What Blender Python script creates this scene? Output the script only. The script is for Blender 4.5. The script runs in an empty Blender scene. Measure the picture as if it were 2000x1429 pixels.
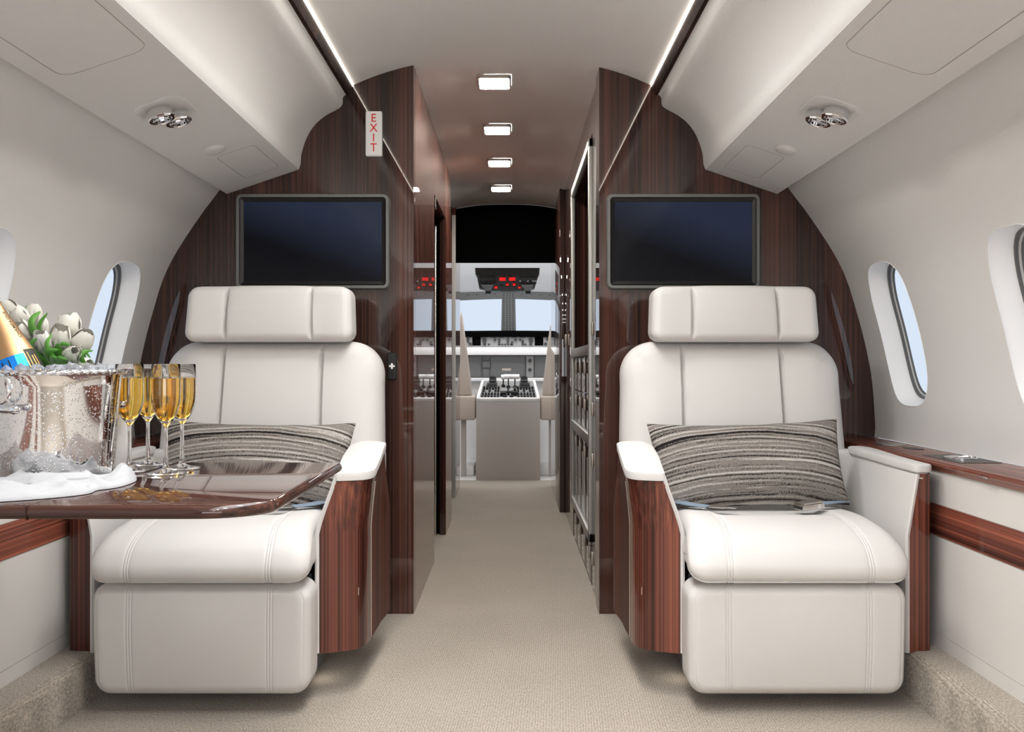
import bpy, bmesh, math, random
from mathutils import Vector, Matrix, noise
random.seed(7)
PI = math.pi
sc = bpy.context.scene
COL = sc.collection
ZC = 0.82            # camera height
F = 1800.0           # focal length in pixels of the 2000 px wide frame
YB = 3.05            # distance of the front bulkheads
XC = -0.024          # centre line of the hull
XO = -0.033          # centre line of the overhead panels

# ---------------------------------------------------------------- helpers
class MB:
    """collects geometry, becomes ONE mesh object"""
    def __init__(self):
        self.v = []; self.f = []
    def add(self, vs, fs, m=None):
        o = len(self.v)
        for p in vs:
            p = Vector(p)
            self.v.append(m @ p if m is not None else p)
        self.f += [tuple(i + o for i in f) for f in fs]
        return self
    def xform(self, fn):
        self.v = [Vector(fn(p)) for p in self.v]; return self
    def box(self, x0, x1, y0, y1, z0, z1, bev=0.0, seg=2, m=None):
        bm = bmesh.new()
        bmesh.ops.create_cube(bm, size=1.0)
        for v in bm.verts:
            v.co = Vector((x0 + (x1-x0)*(v.co.x+.5), y0 + (y1-y0)*(v.co.y+.5), z0 + (z1-z0)*(v.co.z+.5)))
        if bev > 0:
            bmesh.ops.bevel(bm, geom=bm.edges[:], offset=bev, offset_type='OFFSET', segments=seg, profile=.5, affect='EDGES', clamp_overlap=True)
        return self.bm(bm, m)
    def bm(self, bm, m=None):
        bm.verts.index_update()
        vs = [v.co.copy() for v in bm.verts]
        fs = [tuple(v.index for v in f.verts) for f in bm.faces]
        bm.free()
        return self.add(vs, fs, m)
    def prism(self, pts, axis, a, b, bev=0.0, seg=2, m=None):
        """extrude a closed 2-D outline along an axis from a to b"""
        def P(u, v, w):
            return (w, u, v) if axis == 'x' else ((u, w, v) if axis == 'y' else (u, v, w))
        bm = bmesh.new()
        A = [bm.verts.new(P(u, v, a)) for u, v in pts]
        B = [bm.verts.new(P(u, v, b)) for u, v in pts]
        n = len(pts)
        bm.faces.new(A); bm.faces.new(B[::-1])
        for i in range(n):
            bm.faces.new((A[i], B[i], B[(i+1) % n], A[(i+1) % n]))
        bmesh.ops.recalc_face_normals(bm, faces=bm.faces[:])
        if bev > 0:
            caps = [e for e in bm.edges if (e.verts[0] in A and e.verts[1] in A) or (e.verts[0] in B and e.verts[1] in B)]
            bmesh.ops.bevel(bm, geom=caps, offset=bev, segments=seg, profile=.5, affect='EDGES', clamp_overlap=True)
        return self.bm(bm, m)
    def loft(self, rings, closed=True, caps=True, m=None):
        n = len(rings[0]); vs = [p for r in rings for p in r]; fs = []
        k = n if closed else n-1
        for i in range(len(rings)-1):
            for j in range(k):
                a = i*n+j; b = i*n+(j+1) % n
                fs.append((a, b, b+n, a+n))
        if caps and closed:
            fs.append(tuple(range(n))[::-1]); fs.append(tuple(range((len(rings)-1)*n, len(rings)*n)))
        return self.add(vs, fs, m)
    def lathe(self, prof, n=32, m=None, close=False):
        """prof = [(r, z)...] round the z axis"""
        vs = []; fs = []; idx = []
        for r, z in prof:
            if r < 1e-6:
                idx.append([len(vs)]); vs.append((0, 0, z))
            else:
                idx.append(list(range(len(vs), len(vs)+n)))
                vs += [(r*math.cos(2*PI*k/n), r*math.sin(2*PI*k/n), z) for k in range(n)]
        seq = list(zip(idx, idx[1:])) + ([(idx[-1], idx[0])] if close else [])
        for A, B in seq:
            for k in range(n):
                q = (k+1) % n
                if len(A) == 1 and len(B) == 1: continue
                if len(A) == 1: fs.append((A[0], B[q], B[k]))
                elif len(B) == 1: fs.append((A[k], A[q], B[0]))
                else: fs.append((A[k], A[q], B[q], B[k]))
        return self.add(vs, fs, m)
    def tube(self, pts, r, n=10, m=None, cap=True, flat=1.0):
        pts = [Vector(p) for p in pts]; rings = []
        up = None
        for i, p in enumerate(pts):
            d = (pts[min(i+1, len(pts)-1)] - pts[max(i-1, 0)]).normalized()
            if up is None:
                up = d.cross(Vector((0, 0, 1)))
                if up.length < .1: up = d.cross(Vector((1, 0, 0)))
                up.normalize()
            up = (up - d*up.dot(d)).normalized()
            w = d.cross(up)
            rr = r[i] if isinstance(r, (list, tuple)) else r
            rings.append([p + up*(rr*math.cos(2*PI*k/n)) + w*(rr*flat*math.sin(2*PI*k/n)) for k in range(n)])
        return self.loft(rings, True, cap, m)
    def build(self, name, mat, parent=None, smooth=40, fab=None, **tags):
        me = bpy.data.meshes.new(name)
        off = Vector((0, 0, 0)); p = parent
        while p is not None:
            off += p.location; p = p.parent
        me.from_pydata([tuple(v - off) for v in self.v], [], self.f)
        me.validate()
        if fab:
            at = me.attributes.new('fab', 'FLOAT_VECTOR', 'POINT')
            for i_, v in enumerate(self.v):
                a_, b_ = fab(v); at.data[i_].vector = (a_, b_, 0)
        bm = bmesh.new(); bm.from_mesh(me)
        bmesh.ops.recalc_face_normals(bm, faces=bm.faces[:])
        bm.to_mesh(me); bm.free()
        if smooth:
            me.shade_smooth()
            me.set_sharp_from_angle(angle=math.radians(smooth))
        me.materials.append(mat)
        o = bpy.data.objects.new(name, me); COL.objects.link(o)
        o.parent = parent
        for k, v in tags.items(): o[k] = v
        return o

def thing(name, loc, label, category, group=None):
    o = bpy.data.objects.new(name, None); COL.objects.link(o)
    o.empty_display_size = .05
    o.location = loc; o['label'] = label; o['category'] = category
    if group: o['group'] = group
    return o
def single(mb, name, mat, label, category, loc=None, group=None, smooth=40):
    """a thing that is one mesh, its origin at loc"""
    if loc is not None:
        L = Vector(loc); mb.v = [v - L for v in mb.v]
    o = mb.build(name, mat, None, smooth)
    if loc is not None: o.location = loc
    o['label'] = label; o['category'] = category
    if group: o['group'] = group
    return o
def struct(mb, name, mat, parent=None, smooth=40, fab=None):
    o = mb.build(name, mat, parent, smooth, fab)
    if parent is None: o['kind'] = 'structure'
    return o
def rrect(a, b, r, n=6, cx=0, cy=0):
    """rounded rectangle outline, half sizes a, b"""
    out = []
    for k, (sx, sy) in enumerate(((1, 1), (-1, 1), (-1, -1), (1, -1))):
        for i in range(n+1):
            t = (k + i/n)*PI/2
            out.append((cx + sx*(a-r) + r*math.cos(t), cy + sy*(b-r) + r*math.sin(t)))
    return out
def catmull(pts, k=6, closed=False):
    out = []; n = len(pts); P = [Vector(p) for p in pts]
    g = (lambda i: P[i % n]) if closed else (lambda i: P[max(0, min(n-1, i))])
    for i in range(n if closed else n-1):
        p0, p1, p2, p3 = g(i-1), g(i), g(i+1), g(i+2)
        for j in range(k):
            t = j/k
            out.append(.5*((2*p1) + (p2-p0)*t + (2*p0-5*p1+4*p2-p3)*t*t + (3*p1-p0-3*p2+p3)*t**3))
    if not closed: out.append(P[-1])
    return out
def centri(pts, k=4):
    """closed centripetal spline: no overshoot where points crowd"""
    P = [Vector(p) for p in pts]; n = len(P); out = []
    for i in range(n):
        p0, p1, p2, p3 = P[i-1], P[i], P[(i+1) % n], P[(i+2) % n]
        t0 = 0; t1 = t0 + max(1e-4, (p1-p0).length**.5); t2 = t1 + max(1e-4, (p2-p1).length**.5); t3 = t2 + max(1e-4, (p3-p2).length**.5)
        for j in range(k):
            t = t1 + (t2-t1)*j/k
            a1 = p0*((t1-t)/(t1-t0)) + p1*((t-t0)/(t1-t0)); a2 = p1*((t2-t)/(t2-t1)) + p2*((t-t1)/(t2-t1)); a3 = p2*((t3-t)/(t3-t2)) + p3*((t-t2)/(t3-t2))
            b1 = a1*((t2-t)/(t2-t0)) + a2*((t-t0)/(t2-t0)); b2 = a2*((t3-t)/(t3-t1)) + a3*((t-t1)/(t3-t1))
            out.append(b1*((t2-t)/(t2-t1)) + b2*((t-t1)/(t2-t1)))
    return out
def lerp(a, b, t): return a + (b-a)*t
def smoothstep(a, b, x):
    t = max(0, min(1, (x-a)/(b-a))); return t*t*(3-2*t)
def rotm(axis, ang, c):
    c = Vector(c)
    return Matrix.Translation(c) @ Matrix.Rotation(ang, 4, axis) @ Matrix.Translation(-c)

def samples_1d(a, r, extra=(), n=22, ne=7):
    """coordinates -a..a, dense in the rounded rim and at the seams"""
    s = {-a, a}
    for i in range(ne+1):
        d = r*(1-math.cos(i/ne*PI/2)); s.add(a-d); s.add(-a+d)
    for i in range(n+1): s.add(-a + 2*a*i/n)
    for e, w in extra:
        for k in (-2, -1, -.5, 0, .5, 1, 2): s.add(e+k*w)
    s = sorted(x for x in s if -a-1e-9 <= x <= a+1e-9)
    out = [s[0]]
    for x in s[1:]:
        if x-out[-1] > 4.5e-4: out.append(x)
    out[-1] = a
    return out
def pad(a, b, R, T, r, seams=(), sw=.006, sd=.008, bulge=0.0, n=22, back=True, disp=None, hz=(), fine=()):
    """upholstered slab: front faces -y, front plane at y=0, thickness T, half sizes a (x) and b (z).
    seams = x positions of sewn grooves"""
    xs = samples_1d(a, r, [(s, sw) for s in seams] + [(s, .0011) for s in fine], n); zs = samples_1d(b, r, [(h, sw) for h in hz], n)
    nx, nz = len(xs), len(zs)
    mb = MB()
    def pt(x0, z0, side):
        dx = abs(x0) - (a-R); dz = abs(z0) - (b-R); x, z = x0, z0
        if dx > 0 and dz > 0:
            l = math.hypot(dx, dz); k = max(dx, dz)/l
            x = math.copysign(a-R+dx*k, x0); z = math.copysign(b-R+dz*k, z0)
        s = max(0.0, min(a-abs(x0), b-abs(z0)))
        if side < 0:
            t = min(1, s/r); y = r*(1-math.sqrt(max(0, 1-(1-t)**2)))
            y -= bulge*(1-(x0/a)**2)*(1-(z0/b)**2)
            for q in seams: y += sd*math.exp(-((x0-q)/sw)**2)*min(1, s/(r*1.2))
            for q in hz: y += sd*math.exp(-((z0-q)/sw)**2)
            if disp: y += disp(x0, z0)
        else:
            rr = min(r, T*.45); t = min(1, s/rr); y = T - rr*(1-math.sqrt(max(0, 1-(1-t)**2)))
        return (x, y, z)
    vs = [pt(x, z, -1) for z in zs for x in xs]
    fs = [(j*nx+i, j*nx+i+1, (j+1)*nx+i+1, (j+1)*nx+i) for j in range(nz-1) for i in range(nx-1)]
    o = len(vs)
    vs += [pt(x, z, 1) for z in zs for x in xs]
    fs += [(o+j*nx+i+1, o+j*nx+i, o+(j+1)*nx+i, o+(j+1)*nx+i+1) for j in range(nz-1) for i in range(nx-1)]
    rim = [i for i in range(nx)] + [j*nx+nx-1 for j in range(1, nz)] + [(nz-1)*nx+i for i in range(nx-2, -1, -1)] + [j*nx for j in range(nz-2, 0, -1)]
    for k in range(len(rim)):
        p, q = rim[k], rim[(k+1) % len(rim)]
        fs.append((p, o+p, o+q, q))
    mb.add(vs, fs)
    return mb
def text_mesh(s, size, extrude=.0004, bold=0.0):
    cu = bpy.data.curves.new('txt', 'FONT'); cu.body = s; cu.size = size; cu.extrude = extrude
    cu.align_x = 'CENTER'; cu.align_y = 'CENTER'; cu.resolution_u = 4; cu.offset = size*bold
    ob = bpy.data.objects.new('txt', cu); COL.objects.link(ob)
    dg = bpy.context.evaluated_depsgraph_get()
    me = bpy.data.meshes.new_from_object(ob.evaluated_get(dg))
    vs = [v.co.copy() for v in me.vertices]; fs = [tuple(p.vertices) for p in me.polygons]
    bpy.data.objects.remove(ob); bpy.data.curves.remove(cu); bpy.data.meshes.remove(me)
    return vs, fs

# ---------------------------------------------------------------- materials
def mat(name, col=(.8, .8, .8), rough=.5, metal=0, coat=0, coat_rough=.03, ior=1.45, trans=0, emit=None, estr=0, spec=.5, sheen=0, sub=0):
    m = bpy.data.materials.new(name); m.use_nodes = True
    b = m.node_tree.nodes['Principled BSDF']
    I = b.inputs
    I['Base Color'].default_value = (*col, 1); I['Roughness'].default_value = rough
    I['Metallic'].default_value = metal; I['Coat Weight'].default_value = coat
    I['Coat Roughness'].default_value = coat_rough; I['IOR'].default_value = ior
    I['Transmission Weight'].default_value = trans; I['Specular IOR Level'].default_value = spec
    I['Sheen Weight'].default_value = sheen
    if emit: I['Emission Color'].default_value = (*emit, 1); I['Emission Strength'].default_value = estr
    return m
def N(m, t, **kw):
    n = m.node_tree.nodes.new(t)
    for k, v in kw.items():
        if k in n.inputs: n.inputs[k].default_value = v
        else: setattr(n, k, v)
    return n
def L(m, a, ao, b, bi): m.node_tree.links.new(a.outputs[ao], b.inputs[bi])
def coords(m, scale=(1, 1, 1), rot=(0, 0, 0)):
    tc = N(m, 'ShaderNodeTexCoord'); mp = N(m, 'ShaderNodeMapping')
    mp.inputs['Scale'].default_value = scale; mp.inputs['Rotation'].default_value = rot
    L(m, tc, 'Object', mp, 'Vector'); return mp
def ramp(m, stops):
    r = N(m, 'ShaderNodeValToRGB'); e = r.color_ramp.elements
    e[0].position, e[0].color = stops[0][0], (*stops[0][1], 1)
    e[1].position, e[1].color = stops[1][0], (*stops[1][1], 1)
    for p, c in stops[2:]:
        q = e.new(p); q.color = (*c, 1)
    return r
def bsdf(m): return m.node_tree.nodes['Principled BSDF']
def bump(m, src, out, strength, dist=.001):
    b = N(m, 'ShaderNodeBump'); b.inputs['Strength'].default_value = strength; b.inputs['Distance'].default_value = dist
    L(m, src, out, b, 'Height'); L(m, b, 'Normal', bsdf(m), 'Normal'); return b

def wood(name, grain, rot=(0, 0, 0), k=1.0, coat=1.0, tint=(1, 1, 1), cior=1.5):
    """rosewood veneer: fine streaks along one axis, thick lacquer"""
    m = mat(name, (.1, .04, .03), .5, coat=coat, coat_rough=.015)
    bsdf(m).inputs['Coat IOR'].default_value = cior
    bsdf(m).inputs['Specular IOR Level'].default_value = .08
    s = {'x': (.5, 1, 1), 'y': (1, .5, 1), 'z': (1, 1, .35)}[grain]
    mp = coords(m, tuple(v*1.0 for v in s), rot)
    st = {'x': (.45, 120, 120), 'y': (120, .45, 120), 'z': (120, 120, .45)}[grain]
    mp2 = N(m, 'ShaderNodeMapping'); mp2.inputs['Scale'].default_value = st; L(m, mp, 'Vector', mp2, 'Vector')
    n1 = N(m, 'ShaderNodeTexNoise'); n1.inputs['Scale'].default_value = 1.0; n1.inputs['Detail'].default_value = 5; n1.inputs['Roughness'].default_value = .62; n1.inputs['Distortion'].default_value = .25
    L(m, mp2, 'Vector', n1, 'Vector')
    mp3 = N(m, 'ShaderNodeMapping'); st3 = {'x': (.1, 9, 9), 'y': (9, .1, 9), 'z': (9, 9, .1)}[grain]
    mp3.inputs['Scale'].default_value = st3; L(m, mp, 'Vector', mp3, 'Vector')
    n2 = N(m, 'ShaderNodeTexNoise'); n2.inputs['Scale'].default_value = 1.0; n2.inputs['Detail'].default_value = 2
    L(m, mp3, 'Vector', n2, 'Vector')
    mx = N(m, 'ShaderNodeMath', operation='MULTIPLY_ADD'); mx.inputs[1].default_value = .62
    L(m, n1, 'Fac', mx, 0)
    m2 = N(m, 'ShaderNodeMath', operation='MULTIPLY'); m2.inputs[1].default_value = .38; L(m, n2, 'Fac', m2, 0); L(m, m2, 'Value', mx, 2)
    c = lambda r, g, b: (r*k*tint[0], g*k*tint[1], b*k*tint[2])
    r = ramp(m, [(.34, c(.012, .0055, .005)), (.70, c(.30, .125, .080)), (.44, c(.045, .0185, .0145)), (.52, c(.095, .038, .028)), (.60, c(.175, .072, .050))])
    L(m, mx, 'Value', r, 'Fac'); L(m, r, 'Color', bsdf(m), 'Base Color')
    return m
def fabric(name, col, rough=.85, period=.0036, depth=.5, dark=.86, attr=False):
    """woven wall covering: rows of tiny stitches"""
    m = mat(name, col, rough, spec=.25)
    mp = coords(m, (1, 1, 1))
    if attr:
        mp = N(m, 'ShaderNodeAttribute', attribute_name='fab')
    D1, D2 = ('X', 'Y') if attr else ('Y', 'Z')
    w1 = N(m, 'ShaderNodeTexWave', wave_type='BANDS', bands_direction=D1); w1.inputs['Scale'].default_value = .314/period/1.0
    w1.inputs['Distortion'].default_value = .6; w1.inputs['Detail'].default_value = 1
    w2 = N(m, 'ShaderNodeTexWave', wave_type='BANDS', bands_direction=D2); w2.inputs['Scale'].default_value = .314/period
    w2.inputs['Distortion'].default_value = .6; w2.inputs['Detail'].default_value = 1
    L(m, mp, 'Vector', w1, 'Vector'); L(m, mp, 'Vector', w2, 'Vector')
    mu = N(m, 'ShaderNodeMath', operation='MULTIPLY'); L(m, w1, 'Fac', mu, 0); L(m, w2, 'Fac', mu, 1)
    r = ramp(m, [(0.0, tuple(c*dark for c in col)), (.35, col)])
    L(m, mu, 'Value', r, 'Fac'); L(m, r, 'Color', bsdf(m), 'Base Color')
    bump(m, mu, 'Value', depth, .0006)
    return m

M = {}
M['wood_v'] = wood('rosewood_vertical', 'z', k=.48, tint=(1, .92, .88), cior=1.68)
M['wood_x'] = wood('rosewood_across', 'x', k=.55, tint=(1.0, .9, .85))
M['wood_y'] = wood('rosewood_lengthwise', 'y', k=1.9, tint=(1.15, .86, .74), coat=.6, cior=1.35)
M['wood_d'] = wood('rosewood_diagonal', 'z', rot=(math.radians(-32), 0, 0), k=1.7, tint=(1.1, .90, .84), cior=1.36)
M['wood_arm'] = wood('rosewood_armrest', 'z', k=1.15, tint=(1.12, .86, .78), cior=1.45)
M['wood_satin'] = wood('rosewood_satin', 'z', k=.7, tint=(1.12, .86, .78), coat=.12, cior=1.3)
bsdf(M['wood_satin']).inputs['Specular IOR Level'].default_value = .06
M['wood_dark'] = wood('rosewood_dark', 'z', k=.30, coat=.15, cior=1.3)
M['wall'] = fabric('woven_wall_covering', (.775, .772, .765), attr=True)
M['bin'] = fabric('woven_bin_covering', (.785, .782, .778), period=.0042, dark=.88, attr=True)
M['ceil'] = fabric('woven_ceiling_covering', (.83, .825, .82), period=.004, dark=.9, attr=True)
M['plastic'] = mat('white_plastic', (.78, .78, .78), .4)
M['lens'] = mat('matte_lens', (.70, .69, .68), .5)
M['white'] = mat('white_enamel', (.9, .9, .9), .35)
M['jamb'] = mat('white_window_surround', (.96, .96, .96), .45)
M['chrome'] = mat('chrome', (.82, .82, .83), .05, 1)
M['satin'] = mat('satin_metal', (.62, .60, .56), .28, 1)
M['latch'] = mat('dull_latch_metal', (.42, .38, .34), .4, .7)
M['tvframe'] = mat('grey_screen_frame', (.15, .155, .15), .38)
M['black'] = mat('black_plastic', (.006, .006, .006), .35)
M['matte'] = mat('matte_black', (.001, .001, .001), .9, spec=.05)
M['dgrey'] = mat('dark_grey_plastic', (.035, .036, .037), .45)
M['mgrey'] = mat('mid_grey_enamel', (.13, .133, .137), .5)
M['lgrey'] = mat('light_grey_enamel', (.27, .27, .27), .5)
M['red'] = mat('red_button', (.75, .01, .01), .35, emit=(1, .01, .01), estr=.5)
M['redprint'] = mat('red_lettering', (.70, .012, .018), .5)
M['sign'] = mat('sign_plate', (.72, .72, .71), .35, emit=(1, 1, 1), estr=.05)
M['line'] = mat('seam_shadow_gap', (.38, .33, .31), .8)
M['gasket_d'] = mat('dark_window_gasket', (.13, .13, .13), .5)
M['gasket_l'] = mat('light_window_gasket', (.6, .6, .6), .4)
M['glass'] = mat('clear_glass', (1, 1, 1), 0.0, trans=1, ior=1.46)
M['lampglow'] = mat('lamp_diffuser', (1, .97, .9), .5, emit=(1, .93, .83), estr=110)
M['floorlamp'] = mat('floor_lamp_diffuser', (1, .97, .9), .5, emit=(1, .93, .83), estr=22)
M['cockfill'] = mat('cockpit_fill_diffuser', (1, .97, .9), .5, emit=(1, .95, .9), estr=12)
M['framemetal'] = mat('brushed_frame_metal', (.42, .42, .405), .42, .7)
M['cove'] = mat('cove_light_strip', (1, .95, .88), .5, emit=(1, .90, .78), estr=8)
M['petal'] = mat('tulip_petal', (.66, .645, .59), .55, spec=.2)
M['leaf'] = mat('tulip_leaf', (.10, .30, .045), .4)
M['stem'] = mat('tulip_stem', (.16, .33, .08), .45)
M['strap'] = mat('blue_grey_webbing', (.20, .26, .33), .8)
M['cockbeige'] = mat('beige_cockpit_upholstery', (.47, .41, .36), .9, spec=.2)
M['cockfab'] = mat('grey_pedestal_fabric', (.42, .39, .37), .9, spec=.2)
M['greyhull'] = mat('grey_riveted_metal', (.085, .088, .088), .55)
M['rivet'] = mat('dark_rivet', (.02, .02, .02), .5)

# window pane: thin tinted acrylic
m = mat('window_acrylic', (.93, .97, 1.0), 0.0, trans=1, ior=1.02); M['pane'] = m
# leather
def leather(name, col):
    m = mat(name, col, .48, spec=.35)
    mp = coords(m, (1, 1, 1)); v = N(m, 'ShaderNodeTexVoronoi', feature='DISTANCE_TO_EDGE'); v.inputs['Scale'].default_value = 420
    L(m, mp, 'Vector', v, 'Vector')
    bump(m, v, 'Distance', .22, .0006)
    n = N(m, 'ShaderNodeTexNoise'); n.inputs['Scale'].default_value = 3; L(m, mp, 'Vector', n, 'Vector')
    r = ramp(m, [(.3, tuple(c*.95 for c in col)), (.7, col)]); L(m, n, 'Fac', r, 'Fac'); L(m, r, 'Color', bsdf(m), 'Base Color')
    return m
M['leather'] = leather('cream_leather', (.655, .64, .625))
M['panel'] = leather('cream_side_panel', (.67, .65, .625))
# carpet
m = mat('beige_carpet', (.4, .34, .27), .95, spec=.1, sheen=.3); M['carpet'] = m
mp = coords(m, (330, 110, 200), (0, 0, math.radians(4)))
n = N(m, 'ShaderNodeTexNoise'); n.inputs['Scale'].default_value = 1; n.inputs['Detail'].default_value = 3; n.inputs['Roughness'].default_value = .7
L(m, mp, 'Vector', n, 'Vector')
mpb = coords(m, (3, 3, 3)); nb = N(m, 'ShaderNodeTexNoise'); nb.inputs['Scale'].default_value = 1; nb.inputs['Detail'].default_value = 3; L(m, mpb, 'Vector', nb, 'Vector')
mpc = coords(m, (420, 420, 420)); nc = N(m, 'ShaderNodeTexNoise'); nc.inputs['Scale'].default_value = 1; L(m, mpc, 'Vector', nc, 'Vector')
a1 = N(m, 'ShaderNodeMath', operation='MULTIPLY_ADD'); a1.inputs[1].default_value = .12; L(m, nb, 'Fac', a1, 0); L(m, n, 'Fac', a1, 2)
a2 = N(m, 'ShaderNodeMath', operation='MULTIPLY_ADD'); a2.inputs[1].default_value = .22; L(m, nc, 'Fac', a2, 0); L(m, a1, 'Value', a2, 2)
cw = coords(m, (1, 1, 1), (0, 0, math.radians(3))); wv = N(m, 'ShaderNodeTexWave', wave_type='BANDS', bands_direction='X'); wv.inputs['Scale'].default_value = .314/.0065; wv.inputs['Distortion'].default_value = 2.5; wv.inputs['Detail'].default_value = 2; wv.inputs['Detail Scale'].default_value = 3; L(m, cw, 'Vector', wv, 'Vector')
a3 = N(m, 'ShaderNodeMath', operation='MULTIPLY_ADD'); a3.inputs[1].default_value = .13; L(m, wv, 'Fac', a3, 0); L(m, a2, 'Value', a3, 2); a2 = a3
r = ramp(m, [(.56, (.20, .168, .135)), (.95, (.53, .47, .395))]); L(m, a2, 'Value', r, 'Fac'); L(m, r, 'Color', bsdf(m), 'Base Color')
bump(m, a2, 'Value', .6, .003)
# knitted pillow
m = mat('striped_knit', (.4, .4, .4), .95, spec=.1); M['knit'] = m
atn = N(m, 'ShaderNodeAttribute', attribute_name='fab'); mp = N(m, 'ShaderNodeMapping'); mp.inputs['Scale'].default_value = (.9, 78, 78); L(m, atn, 'Vector', mp, 'Vector'); n = N(m, 'ShaderNodeTexNoise'); n.inputs['Scale'].default_value = 1; n.inputs['Detail'].default_value = 3; n.inputs['Roughness'].default_value = .7; n.inputs['Distortion'].default_value = .35
L(m, mp, 'Vector', n, 'Vector')
mpf = coords(m, (330, 330, 190)); nf = N(m, 'ShaderNodeTexNoise'); nf.inputs['Scale'].default_value = 1; nf.inputs['Detail'].default_value = 2; L(m, mpf, 'Vector', nf, 'Vector')
mw = N(m, 'ShaderNodeMapping'); mw.inputs['Scale'].default_value = (.35, 1, 1); L(m, atn, 'Vector', mw, 'Vector'); wv = N(m, 'ShaderNodeTexWave', wave_type='BANDS', bands_direction='Y'); wv.inputs['Scale'].default_value = .314/.0125; wv.inputs['Distortion'].default_value = 2.2; wv.inputs['Detail'].default_value = 2; wv.inputs['Detail Scale'].default_value = 1.5; L(m, mw, 'Vector', wv, 'Vector')
a0 = N(m, 'ShaderNodeMath', operation='MULTIPLY_ADD'); a0.inputs[1].default_value = .17; L(m, wv, 'Fac', a0, 0); L(m, n, 'Fac', a0, 2)
a = N(m, 'ShaderNodeMath', operation='MULTIPLY_ADD'); a.inputs[1].default_value = .26; L(m, nf, 'Fac', a, 0); L(m, a0, 'Value', a, 2)
r = ramp(m, [(.54, (.012, .010, .010)), (.95, (.50, .47, .435)), (.61, (.065, .057, .052)), (.665, (.23, .21, .19)), (.74, (.175, .155, .142)), (.82, (.36, .335, .31))])
L(m, a, 'Value', r, 'Fac'); L(m, r, 'Color', bsdf(m), 'Base Color'); bump(m, a, 'Value', .9, .006)
# frosted, droplet-covered chrome of the bucket
m = mat('chilled_chrome', (.80, .79, .78), .06, 1); M['bucket'] = m
mp = coords(m, (1, 1, 1)); v = N(m, 'ShaderNodeTexVoronoi'); v.inputs['Scale'].default_value = 230; L(m, mp, 'Vector', v, 'Vector')
rr = ramp(m, [(.05, (1, 1, 1)), (.32, (0, 0, 0))]); L(m, v, 'Distance', rr, 'Fac')
n = N(m, 'ShaderNodeTexNoise'); n.inputs['Scale'].default_value = 28; L(m, mp, 'Vector', n, 'Vector')
r2 = ramp(m, [(.42, (0, 0, 0)), (.6, (1, 1, 1))]); L(m, n, 'Fac', r2, 'Fac')
mu = N(m, 'ShaderNodeMath', operation='MULTIPLY'); L(m, rr, 'Color', mu, 0); L(m, r2, 'Color', mu, 1)
bump(m, mu, 'Value', .5, .0012)
# napkin cloth
m = mat('white_linen', (.43, .44, .46), .9, spec=.15); M['linen'] = m
mp = coords(m, (900, 900, 900)); n = N(m, 'ShaderNodeTexNoise'); n.inputs['Scale'].default_value = 1; L(m, mp, 'Vector', n, 'Vector'); bump(m, n, 'Fac', .3, .0006)
# foils
M['gold'] = mat('gold_foil', (.50, .31, .16), .40, 1)
M['bluefoil'] = mat('blue_foil', (.01, .22, .75), .3, .6)
M['bottle'] = mat('dark_green_glass', (.01, .03, .012), .05, coat=1)
M['goldprint'] = mat('gold_print', (.85, .42, .12), .3, 1)
M['ink'] = mat('black_print', (.01, .008, .006), .5)
M['ice'] = mat('ice', (.93, .95, 1.0), .08, trans=.85, ior=1.31)
M['champ'] = mat('champagne', (1.0, .62, .10), 0.0, trans=1, ior=1.34)
# television glass: bluish reflection painted in as a faint diagonal glow
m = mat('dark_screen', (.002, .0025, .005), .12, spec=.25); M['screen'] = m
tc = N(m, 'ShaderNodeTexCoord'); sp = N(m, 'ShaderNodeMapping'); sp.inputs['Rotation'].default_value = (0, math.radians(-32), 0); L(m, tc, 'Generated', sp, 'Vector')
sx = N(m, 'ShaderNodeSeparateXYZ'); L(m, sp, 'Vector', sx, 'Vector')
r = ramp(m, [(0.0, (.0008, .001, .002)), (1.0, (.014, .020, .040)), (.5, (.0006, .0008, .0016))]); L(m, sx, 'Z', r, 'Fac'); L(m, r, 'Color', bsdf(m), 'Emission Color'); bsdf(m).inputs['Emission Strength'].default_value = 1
def arcfn(prof):
    P_ = [Vector(p) for p in prof]; c = [0]
    for a, b in zip(P_, P_[1:]): c.append(c[-1] + (b-a).length)
    def f(x, z):
        q = Vector((x, z)); best = (9, 0)
        for i, (a, b) in enumerate(zip(P_, P_[1:])):
            l = (b-a).length_squared; t = max(0, min(1, (q-a).dot(b-a)/l)) if l > 0 else 0
            d = ((a+(b-a)*t)-q).length
            if d < best[0]: best = (d, lerp(c[i], c[i+1], t))
        return best[1]
    return f
# ---------------------------------------------------------------- hull
WALL = [(1.205, .50), (1.224, .59), (1.224, .6615), (1.21, .809), (1.166, .994), (1.103, 1.168), (.956, 1.387), (.85, 1.50), (.74, 1.60)]
WZ = catmull([(d, 0, z) for d, z in WALL], 8)
def wall_dx(z):
    for a, b in zip(WZ, WZ[1:]):
        if a.z <= z <= b.z: return lerp(a.x, b.x, (z-a.z)/(b.z-a.z))
    return WZ[-1].x if z > WZ[-1].z else WZ[0].x
def wall_pt(s, y, z, out=0.0):
    d = wall_dx(z); e = .004; sl = (wall_dx(z+e)-wall_dx(z-e))/(2*e)
    n = Vector((1, -sl)).normalized()
    return Vector((XC + s*(d + out*n.x), y, z + out*n.y))
def ceil_z(x): return 1.838 - .562*abs(x-XO)**2.6

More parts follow.
